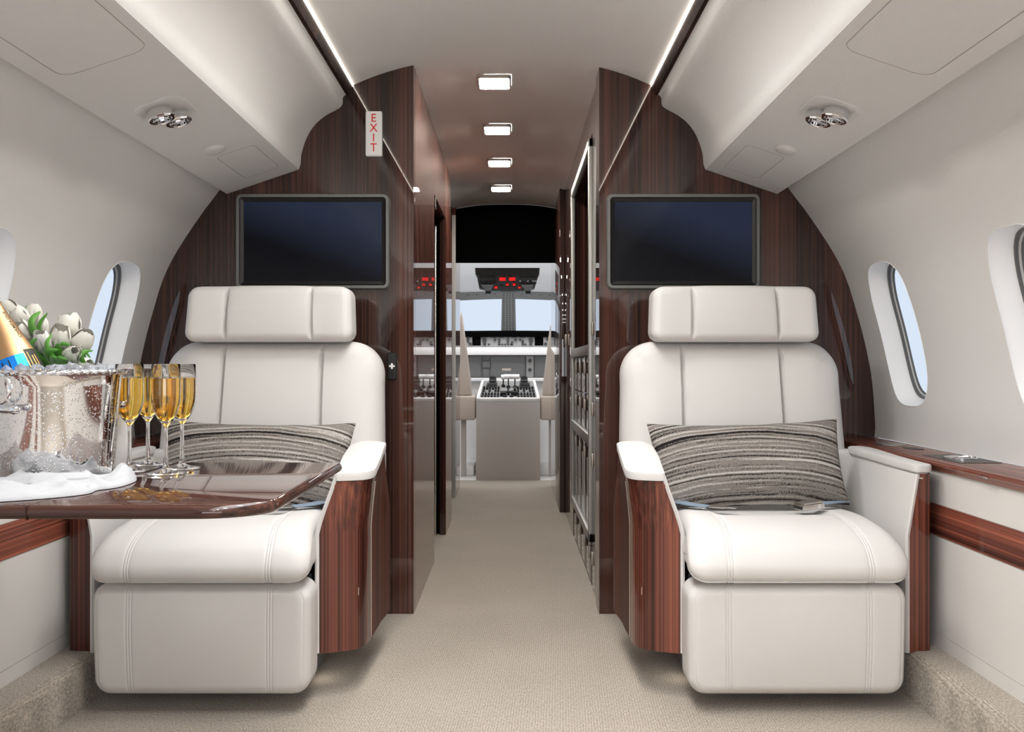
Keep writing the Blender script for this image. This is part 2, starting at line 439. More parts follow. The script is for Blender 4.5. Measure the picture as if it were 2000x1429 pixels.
PITCH = .72; WY = [2.765 - PITCH*i for i in range(8)]       # window centres
WCZ, WA, WB = .915, .136, .215
def win_pt(t, k=1.0, p=3.3):
    c, s = math.cos(t), math.sin(t)
    q = (abs(c)**p + abs(s)**p)**(-1/p)
    return k*q*c, k*q*s
def hull_side(s, name):
    mb = MB(); z0, z1 = .5856, 1.50; n_ring = 12
    for cy in WY:
        y0 = cy-PITCH/2; y1 = cy+PITCH/2
        if cy == WY[0]: y1 = YB + .03
        ang = [2*PI*k/96 for k in range(96)]
        for (yy, zz) in ((y0, z0), (y1, z0), (y0, z1), (y1, z1)):
            ang.append(math.atan2(zz-WCZ, yy-cy) % (2*PI))
        ang = sorted(set(round(a, 6) for a in ang)); rings = []
        for j in range(n_ring+1):
            f = j/n_ring; ring = []
            for a in ang:
                # window outline is parametrised by the direction of the ray
                d = Vector((math.cos(a), math.sin(a)))
                q = ((abs(d.x)/WA)**3.3 + (abs(d.y)/WB)**3.3)**(-1/3.3)
                px, pz = d.x*q, d.y*q
                ex = ((y1-cy) if d.x > 0 else (cy-y0))/max(1e-9, abs(d.x)); ez = ((z1-WCZ) if d.y > 0 else (WCZ-z0))/max(1e-9, abs(d.y))
                e = min(ex, ez)
                ring.append(wall_pt(s, cy + lerp(px, d.x*e, f), WCZ + lerp(pz, d.y*e, f)))
            rings.append(ring)
        mb.loft(rings, True, False)
    af = arcfn([(p.x, p.z) for p in WZ])
    cache = {}
    def fb(v):
        k = (round(abs(v.x-XC), 4), round(v.z, 4))
        if k not in cache: cache[k] = af(*k)
        return (v.y, cache[k])
    return struct(mb, name, M['wall'], smooth=60, fab=fb)
wl = hull_side(-1, 'wall_left'); wr = hull_side(1, 'wall_right')
def window(s, cy, i):
    def ring(k, out, da=0.0):
        r = []
        for q in range(72):
            a = 2*PI*q/72; d = Vector((math.cos(a), math.sin(a)))
            h = ((abs(d.x)/(WA*k-da))**3.3 + (abs(d.y)/(WB*k-da))**3.3)**(-1/3.3)
            r.append(wall_pt(s, cy + d.x*h, WCZ + d.y*h, out))
        return r
    fr = MB().loft([ring(1, -.0015), ring(1, .004), ring(1, .012, .004), ring(1, .046, .014), ring(1, .053, .016)], True, False)
    w = struct(fr, 'window_%d' % i, M['jamb'])
    g = MB().loft([ring(1, .051, .0155), ring(1, .051, .0200), ring(1, .058, .0215)], True, False); g.build('outer_gasket', M['gasket_d'], w)
    g = MB().loft([ring(1, .058, .0215), ring(1, .058, .0245), ring(1, .062, .0255)], True, False); g.build('glazing_bead', M['gasket_l'], w)
    g = MB().loft([ring(1, .062, .0255), ring(1, .062, .0275), ring(1, .067, .029)], True, False); g.build('inner_gasket', M['gasket_d'], w)
    n = 8; p = MB()
    rg = [ring(1, .066, .028)]
    c = [wall_pt(s, cy, WCZ, .073)]
    R0 = rg[0]; rings = [R0]
    for j in range(1, n):
        f = 1-j/n; rr = []
        for v in R0:
            yy = lerp(cy, v.y, f); zz = lerp(WCZ+.0, v.z, f)
            q = wall_pt(s, yy, zz, .066); rr.append(q)
        rings.append(rr)
    rb = [[v + Vector((s*.005, 0, 0)) for v in r] for r in rings]
    p.loft(rings[::-1] + rb, True, True); p.build('pane', M['pane'], w, 80)
    # outer shell of the opening, so that daylight comes only through the pane
    return w
i = 1
for cy in WY[:6]:
    for s in (-1, 1):
        window(s, cy, i); i += 1
# plug the two rearmost openings (behind the seats aft) with closed shades
for cy in WY[6:]:
    for s in (-1, 1):
        mb = MB()
        r = []
        for q in range(48):
            a = 2*PI*q/48; d = Vector((math.cos(a), math.sin(a)))
            h = ((abs(d.x)/WA)**3.3 + (abs(d.y)/WB)**3.3)**(-1/3.3)
            r.append(wall_pt(s, cy + d.x*h*1.02, WCZ + d.y*h*1.02, .004))
        c = wall_pt(s, cy, WCZ, .004)
        mb.add(r + [c], [(k, (k+1) % 48, 48) for k in range(48)])
        struct(mb, 'window_%d' % i, M['jamb'], smooth=60); i += 1
Y0 = WY[-1] - PITCH/2

# ---------------------------------------------------------------- ceiling
mb = MB(); xs = [XO + .499*(-1 + 2*i/40) for i in range(41)]
ys = [Y0 + (5.80-Y0)*i/30 for i in range(31)]
mb.loft([[Vector((x, y, ceil_z(x))) for x in xs] for y in ys], False, False)
struct(mb, 'ceiling', M['ceil'], smooth=60, fab=lambda v: (v.y, v.x))

# ---------------------------------------------------------------- floor, carpeted steps, lower side panels
mb = MB(); mb.box(-1.10, 1.06, Y0, 6.62, -.04, 0)
struct(mb, 'floor', M['carpet'], smooth=0)
for s, nm in ((-1, 'trim_1'), (1, 'trim_2')):
    xi = XC + s*1.004; xo = XC + s*1.12
    pr = [(xi, 0)] + [(xi + s*.025*(1-math.cos(t)), .115 - .025*(1-math.sin(t))) for t in [k/6*PI/2 for k in range(7)]] + [(xo, .115), (xo, 0)]
    mb = MB().prism([(a, b) for a, b in pr], 'y', Y0, YB-.001)
    struct(mb, nm, M['carpet'])
for s, nm in ((-1, 'wall_left_lower'), (1, 'wall_right_lower')):
    X = lambda d: XC + s*d
    mb = MB()
    mb.prism([(X(1.095), .15), (X(1.095), .393), (X(1.13), .393), (X(1.13), .15)], 'y', Y0, YB-.001)
    mb.prism([(X(1.095), .473), (X(1.095), .556), (X(1.13), .556), (X(1.13), .473)], 'y', Y0, YB-.001)
    mb.prism([(X(1.0935), .113), (X(1.0935), .1485), (X(1.13), .1485), (X(1.13), .113)], 'y', Y0, YB-.001)
    w = struct(mb, nm, M['panel'])
    b = MB().prism([(X(1.0925), .394), (X(1.0925), .472), (X(1.13), .472), (X(1.13), .394)], 'y', Y0, YB-.002)
    b.build('wood_band', M['wood_y'], w)
    b = MB()
    for z in (.3932, .4727, .1492): b.box(min(X(1.0948), X(1.12)), max(X(1.0948), X(1.12)), Y0, YB-.003, z-.0007, z+.0007)
    b.build('joint_line', M['line'], w)

# ---------------------------------------------------------------- bulkheads
def outline(s, xin):
    pts = [(xin, 0), (xin, ceil_z(xin)+.002)]
    n = 10
    xe = XO + s*.50
    for k in range(1, n+1):
        x = lerp(xin, xe, k/n); pts.append((x, ceil_z(x)+.002))
    pts += [(XO + s*.60, 1.76), (XO + s*.75, 1.66)]
    for z in [1.50, 1.45, 1.40, 1.35, 1.30, 1.25, 1.2, 1.15, 1.1, 1.05, 1.0, .95, .9, .85, .8, .75, .7, .65, .6, .575]:
        p = wall_pt(s, YB, z, .012); pts.append((p.x, p.z))
    pts += [(XC + s*1.11, .57), (XC + s*1.11, 0)]
    return pts
mb = MB().prism(outline(-1, -.3255), 'y', YB, YB+.035)
bl = struct(mb, 'wall_bulkhead_left', M['wood_v'], smooth=20)
mb = MB().prism(outline(1, .2885), 'y', YB, YB+.035)
br = struct(mb, 'wall_bulkhead_right', M['wood_v'], smooth=20)
# joint lines of the veneer panels
for par, xs in ((bl, (-.362, -.345)), (br, (.33,))):
    b = MB()
    for x in xs[:1]: b.box(x-.0006, x+.0006, YB-.0004, YB+.002, 0, 1.79)
    b.build('veneer_joint', M['wood_dark'], par)

# ---------------------------------------------------------------- aisle walls
# left: cabinet side with a doorway, a jamb, the next monument, a post
mb = MB()
def slab(x0, x1, y0, y1, z0, z1, b=0.002): mb.box(min(x0, x1), max(x0, x1), y0, y1, z0, z1, b)
def top(x): return ceil_z(x) - .001
slab(-.325, -.37, YB+.036, 3.85, 0, 1.54, 0)
slab(-.325, -.37, YB+.036, 4.91, 1.54, top(-.325)+.012, 0)
slab(-.321, -.351, 4.48, 4.91, 0, 1.541, 0)
slab(-.40, -.90, YB+.036, 3.85, 0, 1.70, 0)
w = struct(mb, 'wall_aisle_left', M['wood_d'])
mb = MB(); slab(-.3515, -.40, 5.75, 6.24, 0, top(-.35)+.02, 0)
struct(mb, 'wall_aisle_left_forward', M['wood_d'])
mb = MB(); slab(-.3225, -.3505, 4.478, 4.4795, 0, 1.541, 0); mb.build('jamb_face', M['wood_v'], w)
mb = MB(); slab(-.368, -.377, 4.47, 4.50, 0, 1.50, .001); slab(-.3745, -.3515, 5.745, 5.75, 0, 1.76, .0)
mb.build('metal_strip', M['satin'], w)
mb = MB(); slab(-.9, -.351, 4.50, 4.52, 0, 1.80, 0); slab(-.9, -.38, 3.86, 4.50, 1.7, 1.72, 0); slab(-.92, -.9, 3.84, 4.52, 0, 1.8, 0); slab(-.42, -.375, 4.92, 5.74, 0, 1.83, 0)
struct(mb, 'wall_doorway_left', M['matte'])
# right: panel, recessed galley wall, post
mb = MB()
slab(.2885, .34, YB+.036, 3.17, 0, top(.2885)+.01, 0)
slab(.296, .34, 3.17, 3.388, 0, 1.815, 0)
slab(.296, .34, 4.4455, 5.16, 0, 1.815, 0)
slab(.296, .34, 3.388, 4.4455, 1.676, 1.815, 0)
struct(mb, 'wall_aisle_right', M['wood_v'])
mb = MB(); slab(.267, .318, 5.16, 6.30, 0, top(.267)+.012, .001)
p = struct(mb, 'wall_aisle_right_forward', M['wood_v'])
mb = MB(); slab(.2935, .2955, 5.157, 5.162, 0, 1.79, 0); mb.build('joint_line', M['matte'], p)
for z in (1.745, 1.70, 1.62, 1.30): pass

# ---------------------------------------------------------------- galley front on the right of the aisle
G = thing('galley_cabinet', (.33, 3.91, 0), 'galley cabinet front with metal frame and open niche on the right aisle wall', 'cabinet')
mb = MB()
def fr(y0, y1, z0, z1, xo=.282): mb.box(xo, .301, y0, y1, z0, z1, .003)
fr(3.39, 3.425, .17, 1.66); fr(4.395, 4.43, .17, 1.66); fr(3.39, 4.43, 1.625, 1.66); fr(3.39, 4.43, .17, .205); fr(3.42, 4.40, .86, .90); fr(3.42, 4.40, .525, .565)
mb.build('frame', M['framemetal'], G)
mb = MB(); mb.box(.345, .365, 3.39, 4.43, 0, 1.66); mb.box(.62, .64, 3.39, 4.43, .88, 1.66); mb.box(.34, .63, 4.43, 4.45, .88, 1.66); mb.box(.34, .63, 3.375, 3.39, .88, 1.66)
mb2 = MB(); mb2.box(.33, .345, 3.39, 4.43, 0, .17); 
mb3 = MB(); mb3.box(.62, .635, 3.39, 4.44, .86, 1.67); mb3.box(.302, .63, 4.43, 4.445, .86, 1.67); mb3.box(.302, .63, 3.37, 3.385, .86, 1.67); mb3.box(.302, .63, 3.38, 4.44, 1.66, 1.675)
mb3.build('niche', M['wood_v'], G)
mb = MB(); mb.box(.335, .63, 3.385, 4.43, .845, .862, .002); mb.build('worktop', M['satin'], G)
cols = [(3.427, 3.663), (3.667, 3.913), (3.917, 4.163), (4.167, 4.393)]
def latch(par, y, z):
    l = MB(); l.box(.287, .296, y-.011, y+.011, z-.024, z+.024, .003, 2); lo = l.build('latch', M['latch'], par)
rows = [(.712, .858), (.567, .708), (.207, .523), (.012, .168)]
for (z0, z1) in rows:
    for (y0, y1) in cols:
        d = MB(); d.box(.296, .33, y0+.0015, y1-.0015, z0, z1, .002)
        do = d.build('cabinet_door', M['wood_v'], G); latch(do, y0+.035, z1-.045)
# narrow side lockers outside the frame
for (z0, z1) in ((.012, .168), (.17, .523), (.527, .708), (.712, 1.0)):
    d = MB(); d.box(.2945, .30, 3.185, 3.385, z0, z1, .0015)
    do = d.build('locker_door', M['wood_v'], G); latch(do, 3.34, z1-.045)
d = MB(); d.box(.283, .296, 4.93, 4.96, .93, .99, .004); d.build('latch', M['latch'], G)

# black curtain header over the cockpit entrance
mb = MB()
xs = [-.352 + .62*i/16 for i in range(17)]
pr = [(x, ceil_z(x)-.002) for x in xs] + [(.267, 1.47), (-.352, 1.47)]
mb.prism(pr, 'y', 5.80, 5.82)
struct(mb, 'wall_cockpit_header', M['matte'])

# ---------------------------------------------------------------- dark wood rails with cove light beside the ceiling
for s, nm, side in ((-1, 'trim_3', 'left'), (1, 'trim_4', 'right')):
    X = lambda d: XO + s*d
    pr = [(X(.494), 1.750), (X(.494), 1.744), (X(.505), 1.717), (X(.515), 1.715), (X(.519), 1.725), (X(.514), 1.772), (X(.506), 1.772)]
    mb = MB().prism(pr, 'y', Y0, YB-.0005)
    t = struct(mb, nm, M['wood_dark'])
    mb = MB().prism([(X(.4915), 1.7442), (X(.4955), 1.7442), (X(.4955), 1.7470), (X(.4915), 1.7470)], 'y', Y0, YB-.001)
    mb.build('cove_light_strip', M['cove'], t)

# ---------------------------------------------------------------- overhead bins
BF = [(.505, 1.7185), (.517, 1.716), (.526, 1.708), (.5285, 1.685), (.5415, 1.671), (.583, 1.648), (.6186, 1.618), (.645, 1.577), (.6625, 1.526), (.6665, 1.488), (.673, 1.470)]
def bin_bottom_z(dx): return 1.469 - .3404*(dx-.675)
for s, side in ((-1, 'left'), (1, 'right')):
    X = lambda d: XO + s*d
    B = thing('overhead_bin', (X(.80), 1.2, 1.42), 'long white fabric-covered overhead locker above the %s windows' % side, 'overhead locker')
    f = [(p.x, p.z) for p in catmull([(a, 0, b) for a, b in BF], 5)]
    pr = [(X(a), b) for a, b in f]
    pr += [(X(.68), bin_bottom_z(.68)), (X(.908), 1.3897), (X(.9115), 1.3895), (X(.9125), 1.393), (X(.905), 1.412), (X(.93), 1.46), (X(.93), 1.52), (X(.70), 1.75), (X(.52), 1.76)]
    MB().prism(pr, 'y', Y0, YB-.0008).build('bin_shell', M['bin'], B, 30, fab=lambda v, f_=arcfn([(abs(a-XO), b) for a, b in pr]): (v.y, f_(abs(v.x-XO), v.z)))
    # thin seam line on the lower panel: (y centre, dx centre, half length, half width, radius)
    sl = math.atan(.3404)
    def onbin(u, dx, off=0.0):
        return Vector((X(dx), u, bin_bottom_z(dx) - off))
    def panel(yc, dc, hy, hd, r):
        o1 = rrect(hy, hd, r, 8); o2 = rrect(hy-.0013, hd-.0013, r-.0013, 8)
        m = MB()
        m.loft([[onbin(yc+u, dc+v, .0003) for u, v in o1], [onbin(yc+u, dc+v, .0006) for u, v in o1], [onbin(yc+u, dc+v, .0006) for u, v in o2], [onbin(yc+u, dc+v, .0003) for u, v in o2]], True, False)
        m.build('access_panel_seam', M['line'], B)
    panel(1.66, .785, .20, .088, .035)
    panel(2.80, .765, .15, .055, .02)
    # reading lights in their recess
    yc, dc = 2.205, .792
    hs = MB(); R = []
    for k, off in ((1.0, .0012), (.97, .0025), (.90, -.0), (.80, -.012), (.60, -.016)):
        R.append([onbin(yc+u*k, dc+v*k, off) for u, v in rrect(.088, .060, .038, 8)])
    # the recess is a shallow moulded dish standing a little proud of the panel
    R = [[onbin(yc+u*k, dc+v*k, off) for u, v in rrect(.088, .058, .040, 8)] for k, off in ((1.0, .0004), (.95, .0024), (.90, .0026), (.74, .0014), (.3, .0016), (.05, .0016))]
    hs.loft(R, True, True); hs_o = hs.build('light_recess', M['bin'], B, fab=lambda v: (v.y, v.x))
    for (dy, dd) in ((.026, -.010), (-.026, .010)):
        base = onbin(yc+dy, dc+dd, .001)
        ang = s*sl
        m4 = Matrix.Translation(base) @ Matrix.Rotation(ang, 4, 'Y') @ Matrix.Diagonal((1.2, 1.2, 1.1, 1))
        ring = MB(); ring.lathe([(.025, .0), (.025, -.014), (.0275, -.016), (.0275, -.020), (.025, -.0225), (.021, -.0225), (.0205, -.019), (.0175, -.013), (.0172, -.026), (.0155, -.0265), (.0145, -.024), (.0145, -.006), (0, -.006)], 12, m4)
        rg = ring.build('reading_light', M['chrome'], B, 20)
    ln = MB(); m4 = Matrix.Translation(onbin(2.58, .80, 0)) @ Matrix.Rotation(s*sl, 4, 'Y') @ Matrix.Diagonal((1, 1.25, 1, 1))
    ln.lathe([(.030, .001), (.030, -.003), (.027, -.0065), (.012, -.009), (0, -.0095)], 40, m4); ln.build('oval_lens', M['lens'], B)

# ---------------------------------------------------------------- wooden side ledges
for s, side in ((-1, 'left'), (1, 'right')):
    X = lambda d: XC + s*d
    D = thing('side_ledge', (X(1.15), 1.4, .5565), 'glossy red-brown wooden ledge along the %s wall below the windows' % side, 'ledge')
    pr = [(X(1.2225), .585), (X(1.082), .585), (X(1.076), .5835), (X(1.0735), .579), (X(1.0745), .574), (X(1.080), .571), (X(1.088), .560), (X(1.092), .5565), (X(1.20), .5565)]
    MB().prism(pr, 'y', Y0, YB-.0015).build('ledge_board', M['wood_y'], D, 30)
    m = MB(); m.prism([(X(1.0715+.004), .5805), (X(1.0735), .5812), (X(1.0735), .5822), (X(1.0755), .5822)], 'y', Y0, YB-.002)
    # round lift-up lid
    def at(dx, y, z=.585): return Matrix.Translation((X(dx), y, z))
    l = MB(); l.lathe([(0, .0045), (.030, .004), (.044, .002), (.047, .0003)], 40, at(1.155, 2.76)); l.build('round_lid', M['satin'], D)
    l = MB(); l.prism(rrect(.018, .035, .006, 4, X(1.165), 2.62), 'z', .5850, .5862); l.build('finger_plate', M['black'], D)
    l = MB(); l.prism(rrect(.052, .105, .006, 4, X(1.158), 2.33), 'z', .5850, .5860); pl = l.build('cup_holder', M['black'], D)
    l = MB(); l.lathe([(.040, .0), (.040, .004), (.036, .005), (.034, .002), (.034, .0004)], 40, at(1.158, 2.33, .586)); l.build('chrome_ring', M['chrome'], pl)
    l = MB(); l.box(min(X(1.069), X(1.0735)), max(X(1.069), X(1.0735)), 2.03, 2.06, .5715, .5745, .0008); l.build('latch', M['chrome'], D)

# ---------------------------------------------------------------- rear wall of the cabin (behind the camera)
mb = MB(); mb.box(-1.3, 1.3, Y0-.05, Y0, 0, 1.9); struct(mb, 'wall_rear', M['wood_v'])
# ---------------------------------------------------------------- televisions
def tv(x0, x1, z0, z1, label):
    cx = (x0+x1)/2; cz = (z0+z1)/2; a = (x1-x0)/2; b = (z1-z0)/2
    T = thing('television', (cx, YB, z0), label, 'television')
    def ringy(k, r, y): return [Vector((cx+u, y, cz+v)) for u, v in rrect(a-k, b-k, r, 6)]
    m = MB(); m.loft([ringy(0, .02, YB-.0005), ringy(0, .02, YB-.016), ringy(.003, .018, YB-.020), ringy(.0115, .011, YB-.020), ringy(.0125, .008, YB-.012)], True, False)
    m.build('outer_frame', M['tvframe'], T)
    m = MB(); m.loft([ringy(.0125, .007, YB-.012), ringy(.015, .005, YB-.017), ringy(.026, .002, YB-.012), ringy(.0265, .0015, YB-.009)], True, False)
    m.build('bezel', M['black'], T)
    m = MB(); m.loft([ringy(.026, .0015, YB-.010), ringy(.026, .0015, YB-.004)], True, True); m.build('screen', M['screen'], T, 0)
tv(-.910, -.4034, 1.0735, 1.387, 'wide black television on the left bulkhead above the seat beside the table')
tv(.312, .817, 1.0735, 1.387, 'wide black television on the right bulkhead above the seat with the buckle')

# ---------------------------------------------------------------- exit sign
cx, cz = -.4558, 1.586
T = thing('exit_sign', (cx, YB, 1.512), 'upright white EXIT sign with red letters on the left bulkhead', 'sign')
m = MB(); m.loft([[Vector((cx+u, y, cz+v)) for u, v in rrect(.0272-k, .0742-k, .005, 4)] for k, y in ((0, YB-.0005), (0, YB-.010), (.0015, YB-.013), (.0035, YB-.013))], True, True)
m.build('plate', M['sign'], T)
m = MB(); m.loft([[Vector((cx+u, y, cz+v)) for u, v in rrect(.0222, .0672, .003, 4)] for y in (YB-.0131, YB-.0150)] , True, True); m.build('lens', M['plastic'], T)
for i, ch in enumerate('EXIT'):
    vs, fs = text_mesh(ch, .0385, .0003, .003)
    g = MB(); g.add([(cx + v.x*.95, YB-.0155 - v.z, cz + .0495 - .0325*i + v.y) for v in vs], fs)
    g.build('letter', M['redprint'], T, 0)

# ---------------------------------------------------------------- black switch with a plus
cx, cz = -.3965, ZC
m_x0, m_x1 = -.412, -.381
T = thing('wall_switch', ((m_x0+m_x1)/2, YB, .776), 'narrow black upright switch with a white plus on the left bulkhead', 'switch')
cx = (m_x0+m_x1)/2; cz = .8197
m = MB(); m.loft([[Vector((cx+u, y, cz+v)) for u, v in rrect(.0155-k, .0445-k, .004, 4)] for k, y in ((0, YB-.0005), (0, YB-.006), (.002, YB-.009))], True, True); m.build('body', M['black'], T)
m = MB()
m.box(cx-.0095, cx+.0095, YB-.0096, YB-.009, cz-.003, cz+.003, .0003); m.box(cx-.003, cx+.003, YB-.0097, YB-.009, cz-.0095, cz+.0095, .0003)
m.build('plus_mark', M['white'], T)

# ---------------------------------------------------------------- ceiling lights
names = ['nearest', 'second nearest', 'third nearest', 'farthest']
ly = [3.285, 3.94, 4.585, 5.25]
for i, y in enumerate(ly + [2.2, 1.4, .6, -.2, -1.0, -1.8]):  # those after ly are unseen, added to light the main cabin
    x = -.063; z = ceil_z(x)
    lab = 'small rounded square ceiling lamp over the aisle, %s of the four' % names[i] if i < 4 else 'small rounded square ceiling lamp added out of view over the main cabin'
    T = thing('ceiling_light', (x, y, z), lab, 'lamp', 'square lamps along the ceiling')
    if i >= 4: T['group'] = 'added lamps over the main cabin'
    def rg(a, b, r, zz): return [Vector((x+u, y+v, zz)) for u, v in rrect(a, b, r, 5)]
    m = MB(); m.loft([rg(.060, .070, .012, z-.0005), rg(.060, .070, .012, z-.010), rg(.057, .067, .010, z-.013), rg(.053, .063, .008, z-.013), rg(.0525, .0625, .008, z-.009)], True, False)
    m.build('bezel', M['satin'], T)
    m = MB(); m.loft([rg(.0525, .0625, .008, z-.004), rg(.0525, .0625, .008, z-.0125), rg(.049, .059, .007, z-.0145)], True, True); m.build('diffuser', M['lampglow'], T)

# ---------------------------------------------------------------- armchairs
def armchair(s, cx, label):
    """s=+1: right chair. local x: aisle side negative"""
    def W(p): return Vector((cx + s*p[0], p[1], p[2]))
    C = thing('armchair', (cx, 2.48, 0), label, 'armchair')
    def put(mb, name, mt, par=C, sm=40, **k): return mb.xform(W).build(name, mt, par, sm, **k)
    # leg rest
    def lr(x, z):
        d = .0
        for q in (-.165, .165):
            for e in (-.0065, 0, .0065): d += .0016*math.exp(-((x-q-e)/.0014)**2)
        for e in (-.243, .243): d += .0015*math.exp(-((x-e)/.0016)**2)
        return d
    m = pad(.258, .1325, .04, .12, .028, seams=(), bulge=.012, n=50, disp=lr, fine=[q+e for q in (-.165, .165) for e in (-.0065, 0, .0065)] + [-.243, .243])
    m.xform(lambda p: (.009 + p.x*(1 - .012*(1 if p.z < 0 else 0)*(-p.z/.13)), 2.162 + p.y + (.1325-p.z)*.02, .1745 + p.z))
    put(m, 'leg_rest', M['leather'])
    # seat cushion : profile (y,z) swept across
    prof = catmull([(2.175, .3125, 0), (2.40, .3115, 0), (2.70, .312, 0), (2.715, .33, 0), (2.715, .40, 0), (2.69, .421, 0), (2.55, .432, 0), (2.40, .441, 0), (2.30, .4385, 0), (2.225, .424, 0), (2.172, .395, 0), (2.146, .36, 0), (2.141, .335, 0), (2.150, .318, 0)], 5, True)
    yc, zc = 2.42, .372
    xs = set()
    A = .2585; r = .045
    for k in range(9):
        d = r*(1-math.cos(k/8*PI/2)); xs.add(A-d); xs.add(-A+d)
    for k in range(45): xs.add(-A+r + 2*(A-r)*k/44)
    for q in (-.165, .165):
        for e in (-.0065, 0, .0065):
            for dd in (-.003, -.0012, 0, .0012, .003): xs.add(q+e+dd)
    xs = sorted(xs); ss = [xs[0]]
    for x in xs[1:]:
        if x-ss[-1] > .0008: ss.append(x)
    rings = []
    for x in ss:
        t = max(0, (abs(x)-(A-r))/r); ins = r*.75*(1-math.sqrt(max(0, 1-t*t)))
        g = 0
        for q in (-.165, .165):
            for e in (-.0065, 0, .0065): g += .0018*math.exp(-((x-q-e)/.0013)**2)
        ring = []
        for p in prof:
            y, z = p.x, p.y
            v = Vector((y-yc, z-zc)); l = v.length
            # inset towards the middle of the section
            ky = max(0, 1-(ins+g*.0)/.28); kz = max(0, 1-(ins+g)/.07)
            yy = yc + v.x*(1-(ins+g)/.30); zz = zc + v.y*kz
            # centre panel sits a touch lower than the bolsters behind the front roll
            if z > zc and y > 2.34:
                zz -= .010*smoothstep(.17, .135, abs(x))*smoothstep(2.34, 2.40, y)
            # soft wrinkles
            if y < 2.3: yy += .0015*noise.noise(Vector((x*9, z*22, 3.1)))
            xx = .009 + x*(1 - .065*smoothstep(2.13, 2.30, y))
            ring.append(Vector((xx, yy, zz)))
        rings.append(ring)
    m = MB().loft(rings, True, True); put(m, 'seat_cushion', M['leather'])
    # backrest
    def bk(x, z): return .012*math.exp(-((x+.0)/.14)**4)*0 - .012*smoothstep(.15, .30, abs(x))
    m = pad(.332, .268, .105, .12, .045, seams=(-.150, .147), sw=.0042, sd=.019, bulge=.020, n=44, disp=lambda x, z: -.014*math.exp(-((abs(x)-.24)/.07)**2))
    def tb(p):
        z = p.z + .627; k = 1 + .03*max(0, (.75-z)/.3)
        return (p.x*k, 2.716 + p.y + (z-.40)*.165, z)
    m.xform(tb); put(m, 'backrest', M['leather'])
    # headrest
    def hd(x, z):
        t = smoothstep(.13, .24, abs(x))
        return -.020*t + .006*math.exp(-((abs(x)-.128)/.02)**2)*smoothstep(-.02, .08, z)
    m = pad(.247, .0825, .032, .095, .026, seams=(-.124, .130), sw=.0042, sd=.016, bulge=.012, n=40, disp=hd)
    m.xform(lambda p: (p.x*(1-.02*p.z/.08*0.8), 2.752 + p.y + (p.z)*.12, .9745 + p.z + .006*(1-(p.x/.247)**2)*(1 if p.z > 0 else 0)))
    put(m, 'headrest', M['leather'])
    m = MB(); m.box(-.14, .14, 2.84, 2.87, .82, 1.0, .006); put(m, 'headrest_bracket', M['dgrey'])
    # structure under the cushion
    m = MB(); m.box(-.228, .30, 2.30, 2.78, .10, .305, .01); put(m, 'seat_frame', M['dgrey'])
    m = MB(); m.box(-.200, .20, 2.37, 2.76, .0, .098, .004); b = put(m, 'base', M['lgrey'])
    # lamp in the base, shining on the carpet
    m = MB(); m.prism(rrect(.013, .013, .005, 4, 2.415, .048), 'x', -.2035, -.2005); put(m, 'floor_light', M['floorlamp'])
    # --- aisle arm
    low = [(-.240, 2.285), (-.243, 2.275), (-.250, 2.276), (-.300, 2.292), (-.335, 2.312), (-.352, 2.345), (-.357, 2.40), (-.360, 2.55), (-.360, 2.72), (-.30, 2.73), (-.240, 2.73)]
    up = [(-.291, 2.290), (-.294, 2.280), (-.301, 2.281), (-.330, 2.290), (-.356, 2.305), (-.371, 2.335), (-.372, 2.40), (-.368, 2.54), (-.358, 2.625), (-.325, 2.650), (-.291, 2.64)]
    def armslice(z, off=0.0, out=0.0):
        t = smoothstep(.405, .575, z)*.35 + max(0, min(1, (z-.405)/.16))*.65
        r = []
        n = len(low)
        L_ = [Vector((lerp(a[0], b[0], t), lerp(a[1], b[1], t))) for a, b in zip(low, up)]
        c = Vector((-.31, 2.52))
        for i, p in enumerate(L_):
            d = (L_[(i+1) % n]-L_[i-1]).normalized(); nn = Vector((d.y, -d.x))
            if nn.dot(p-c) < 0: nn = -nn
            r.append(p + nn*off)
        return [Vector(q) for q in centri([(p.x, p.y, 0) for p in r], 4)]
    def ztop(y, x=None): return .556 + .046*smoothstep(2.30, 2.62, y)*1.0 + .002
    lev = [.115, .118, .2, .3, .38, .405, .43, .46, .49, .52]
    rings = []
    for z in lev: rings.append([Vector((p.x, p.y, z)) for p in armslice(z, -.006 if z > .116 else -.010)])
    for k, (dz, off) in enumerate(((-.030, -.006), (-.0222, -.006), (-.022, .0035), (-.006, .005), (-.002, .0035), (0, -.002))):
        rings.append([Vector((p.x, p.y, ztop(p.y)+dz)) for p in armslice(.56, off)])
    for kk, dz in ((.78, .0012), (.45, .0018), (.10, .0020)):
        rings.append([Vector((-.332+(p.x+.332)*kk, 2.47+(p.y-2.47)*(1-(1-kk)*.12), 0)) for p in armslice(.56, -.002)])
        rings[-1] = [Vector((p.x, p.y, ztop(p.y)+dz)) for p in rings[-1]]
    m = MB().loft(rings, True, True); put(m, 'armrest', M['leather'])
    # inner leather lining, facing the cushion and folding round the front edge
    m = MB(); rings = []
    for z in [.112, .2, .3, .38, .405, .43, .46, .49, .52, .553]:
        t = smoothstep(.405, .575, z)*.35 + max(0, min(1, (z-.405)/.16))*.65
        x = lerp(-.240, -.291, t); y0 = lerp(2.272, 2.281, t)
        rings.append([Vector(q) for q in ((x-.0095, y0+.010, z), (x-.009, y0+.001, z), (x-.004, y0-.003, z), (x+.001, y0, z), (x+.002, y0+.01, z), (x+.003, y0+.10, z), (x+.003, y0+.45, z), (x-.008, y0+.45, z), (x-.009, y0+.10, z))])
    m.loft(rings, True, True); put(m, 'inner_lining', M['leather'])
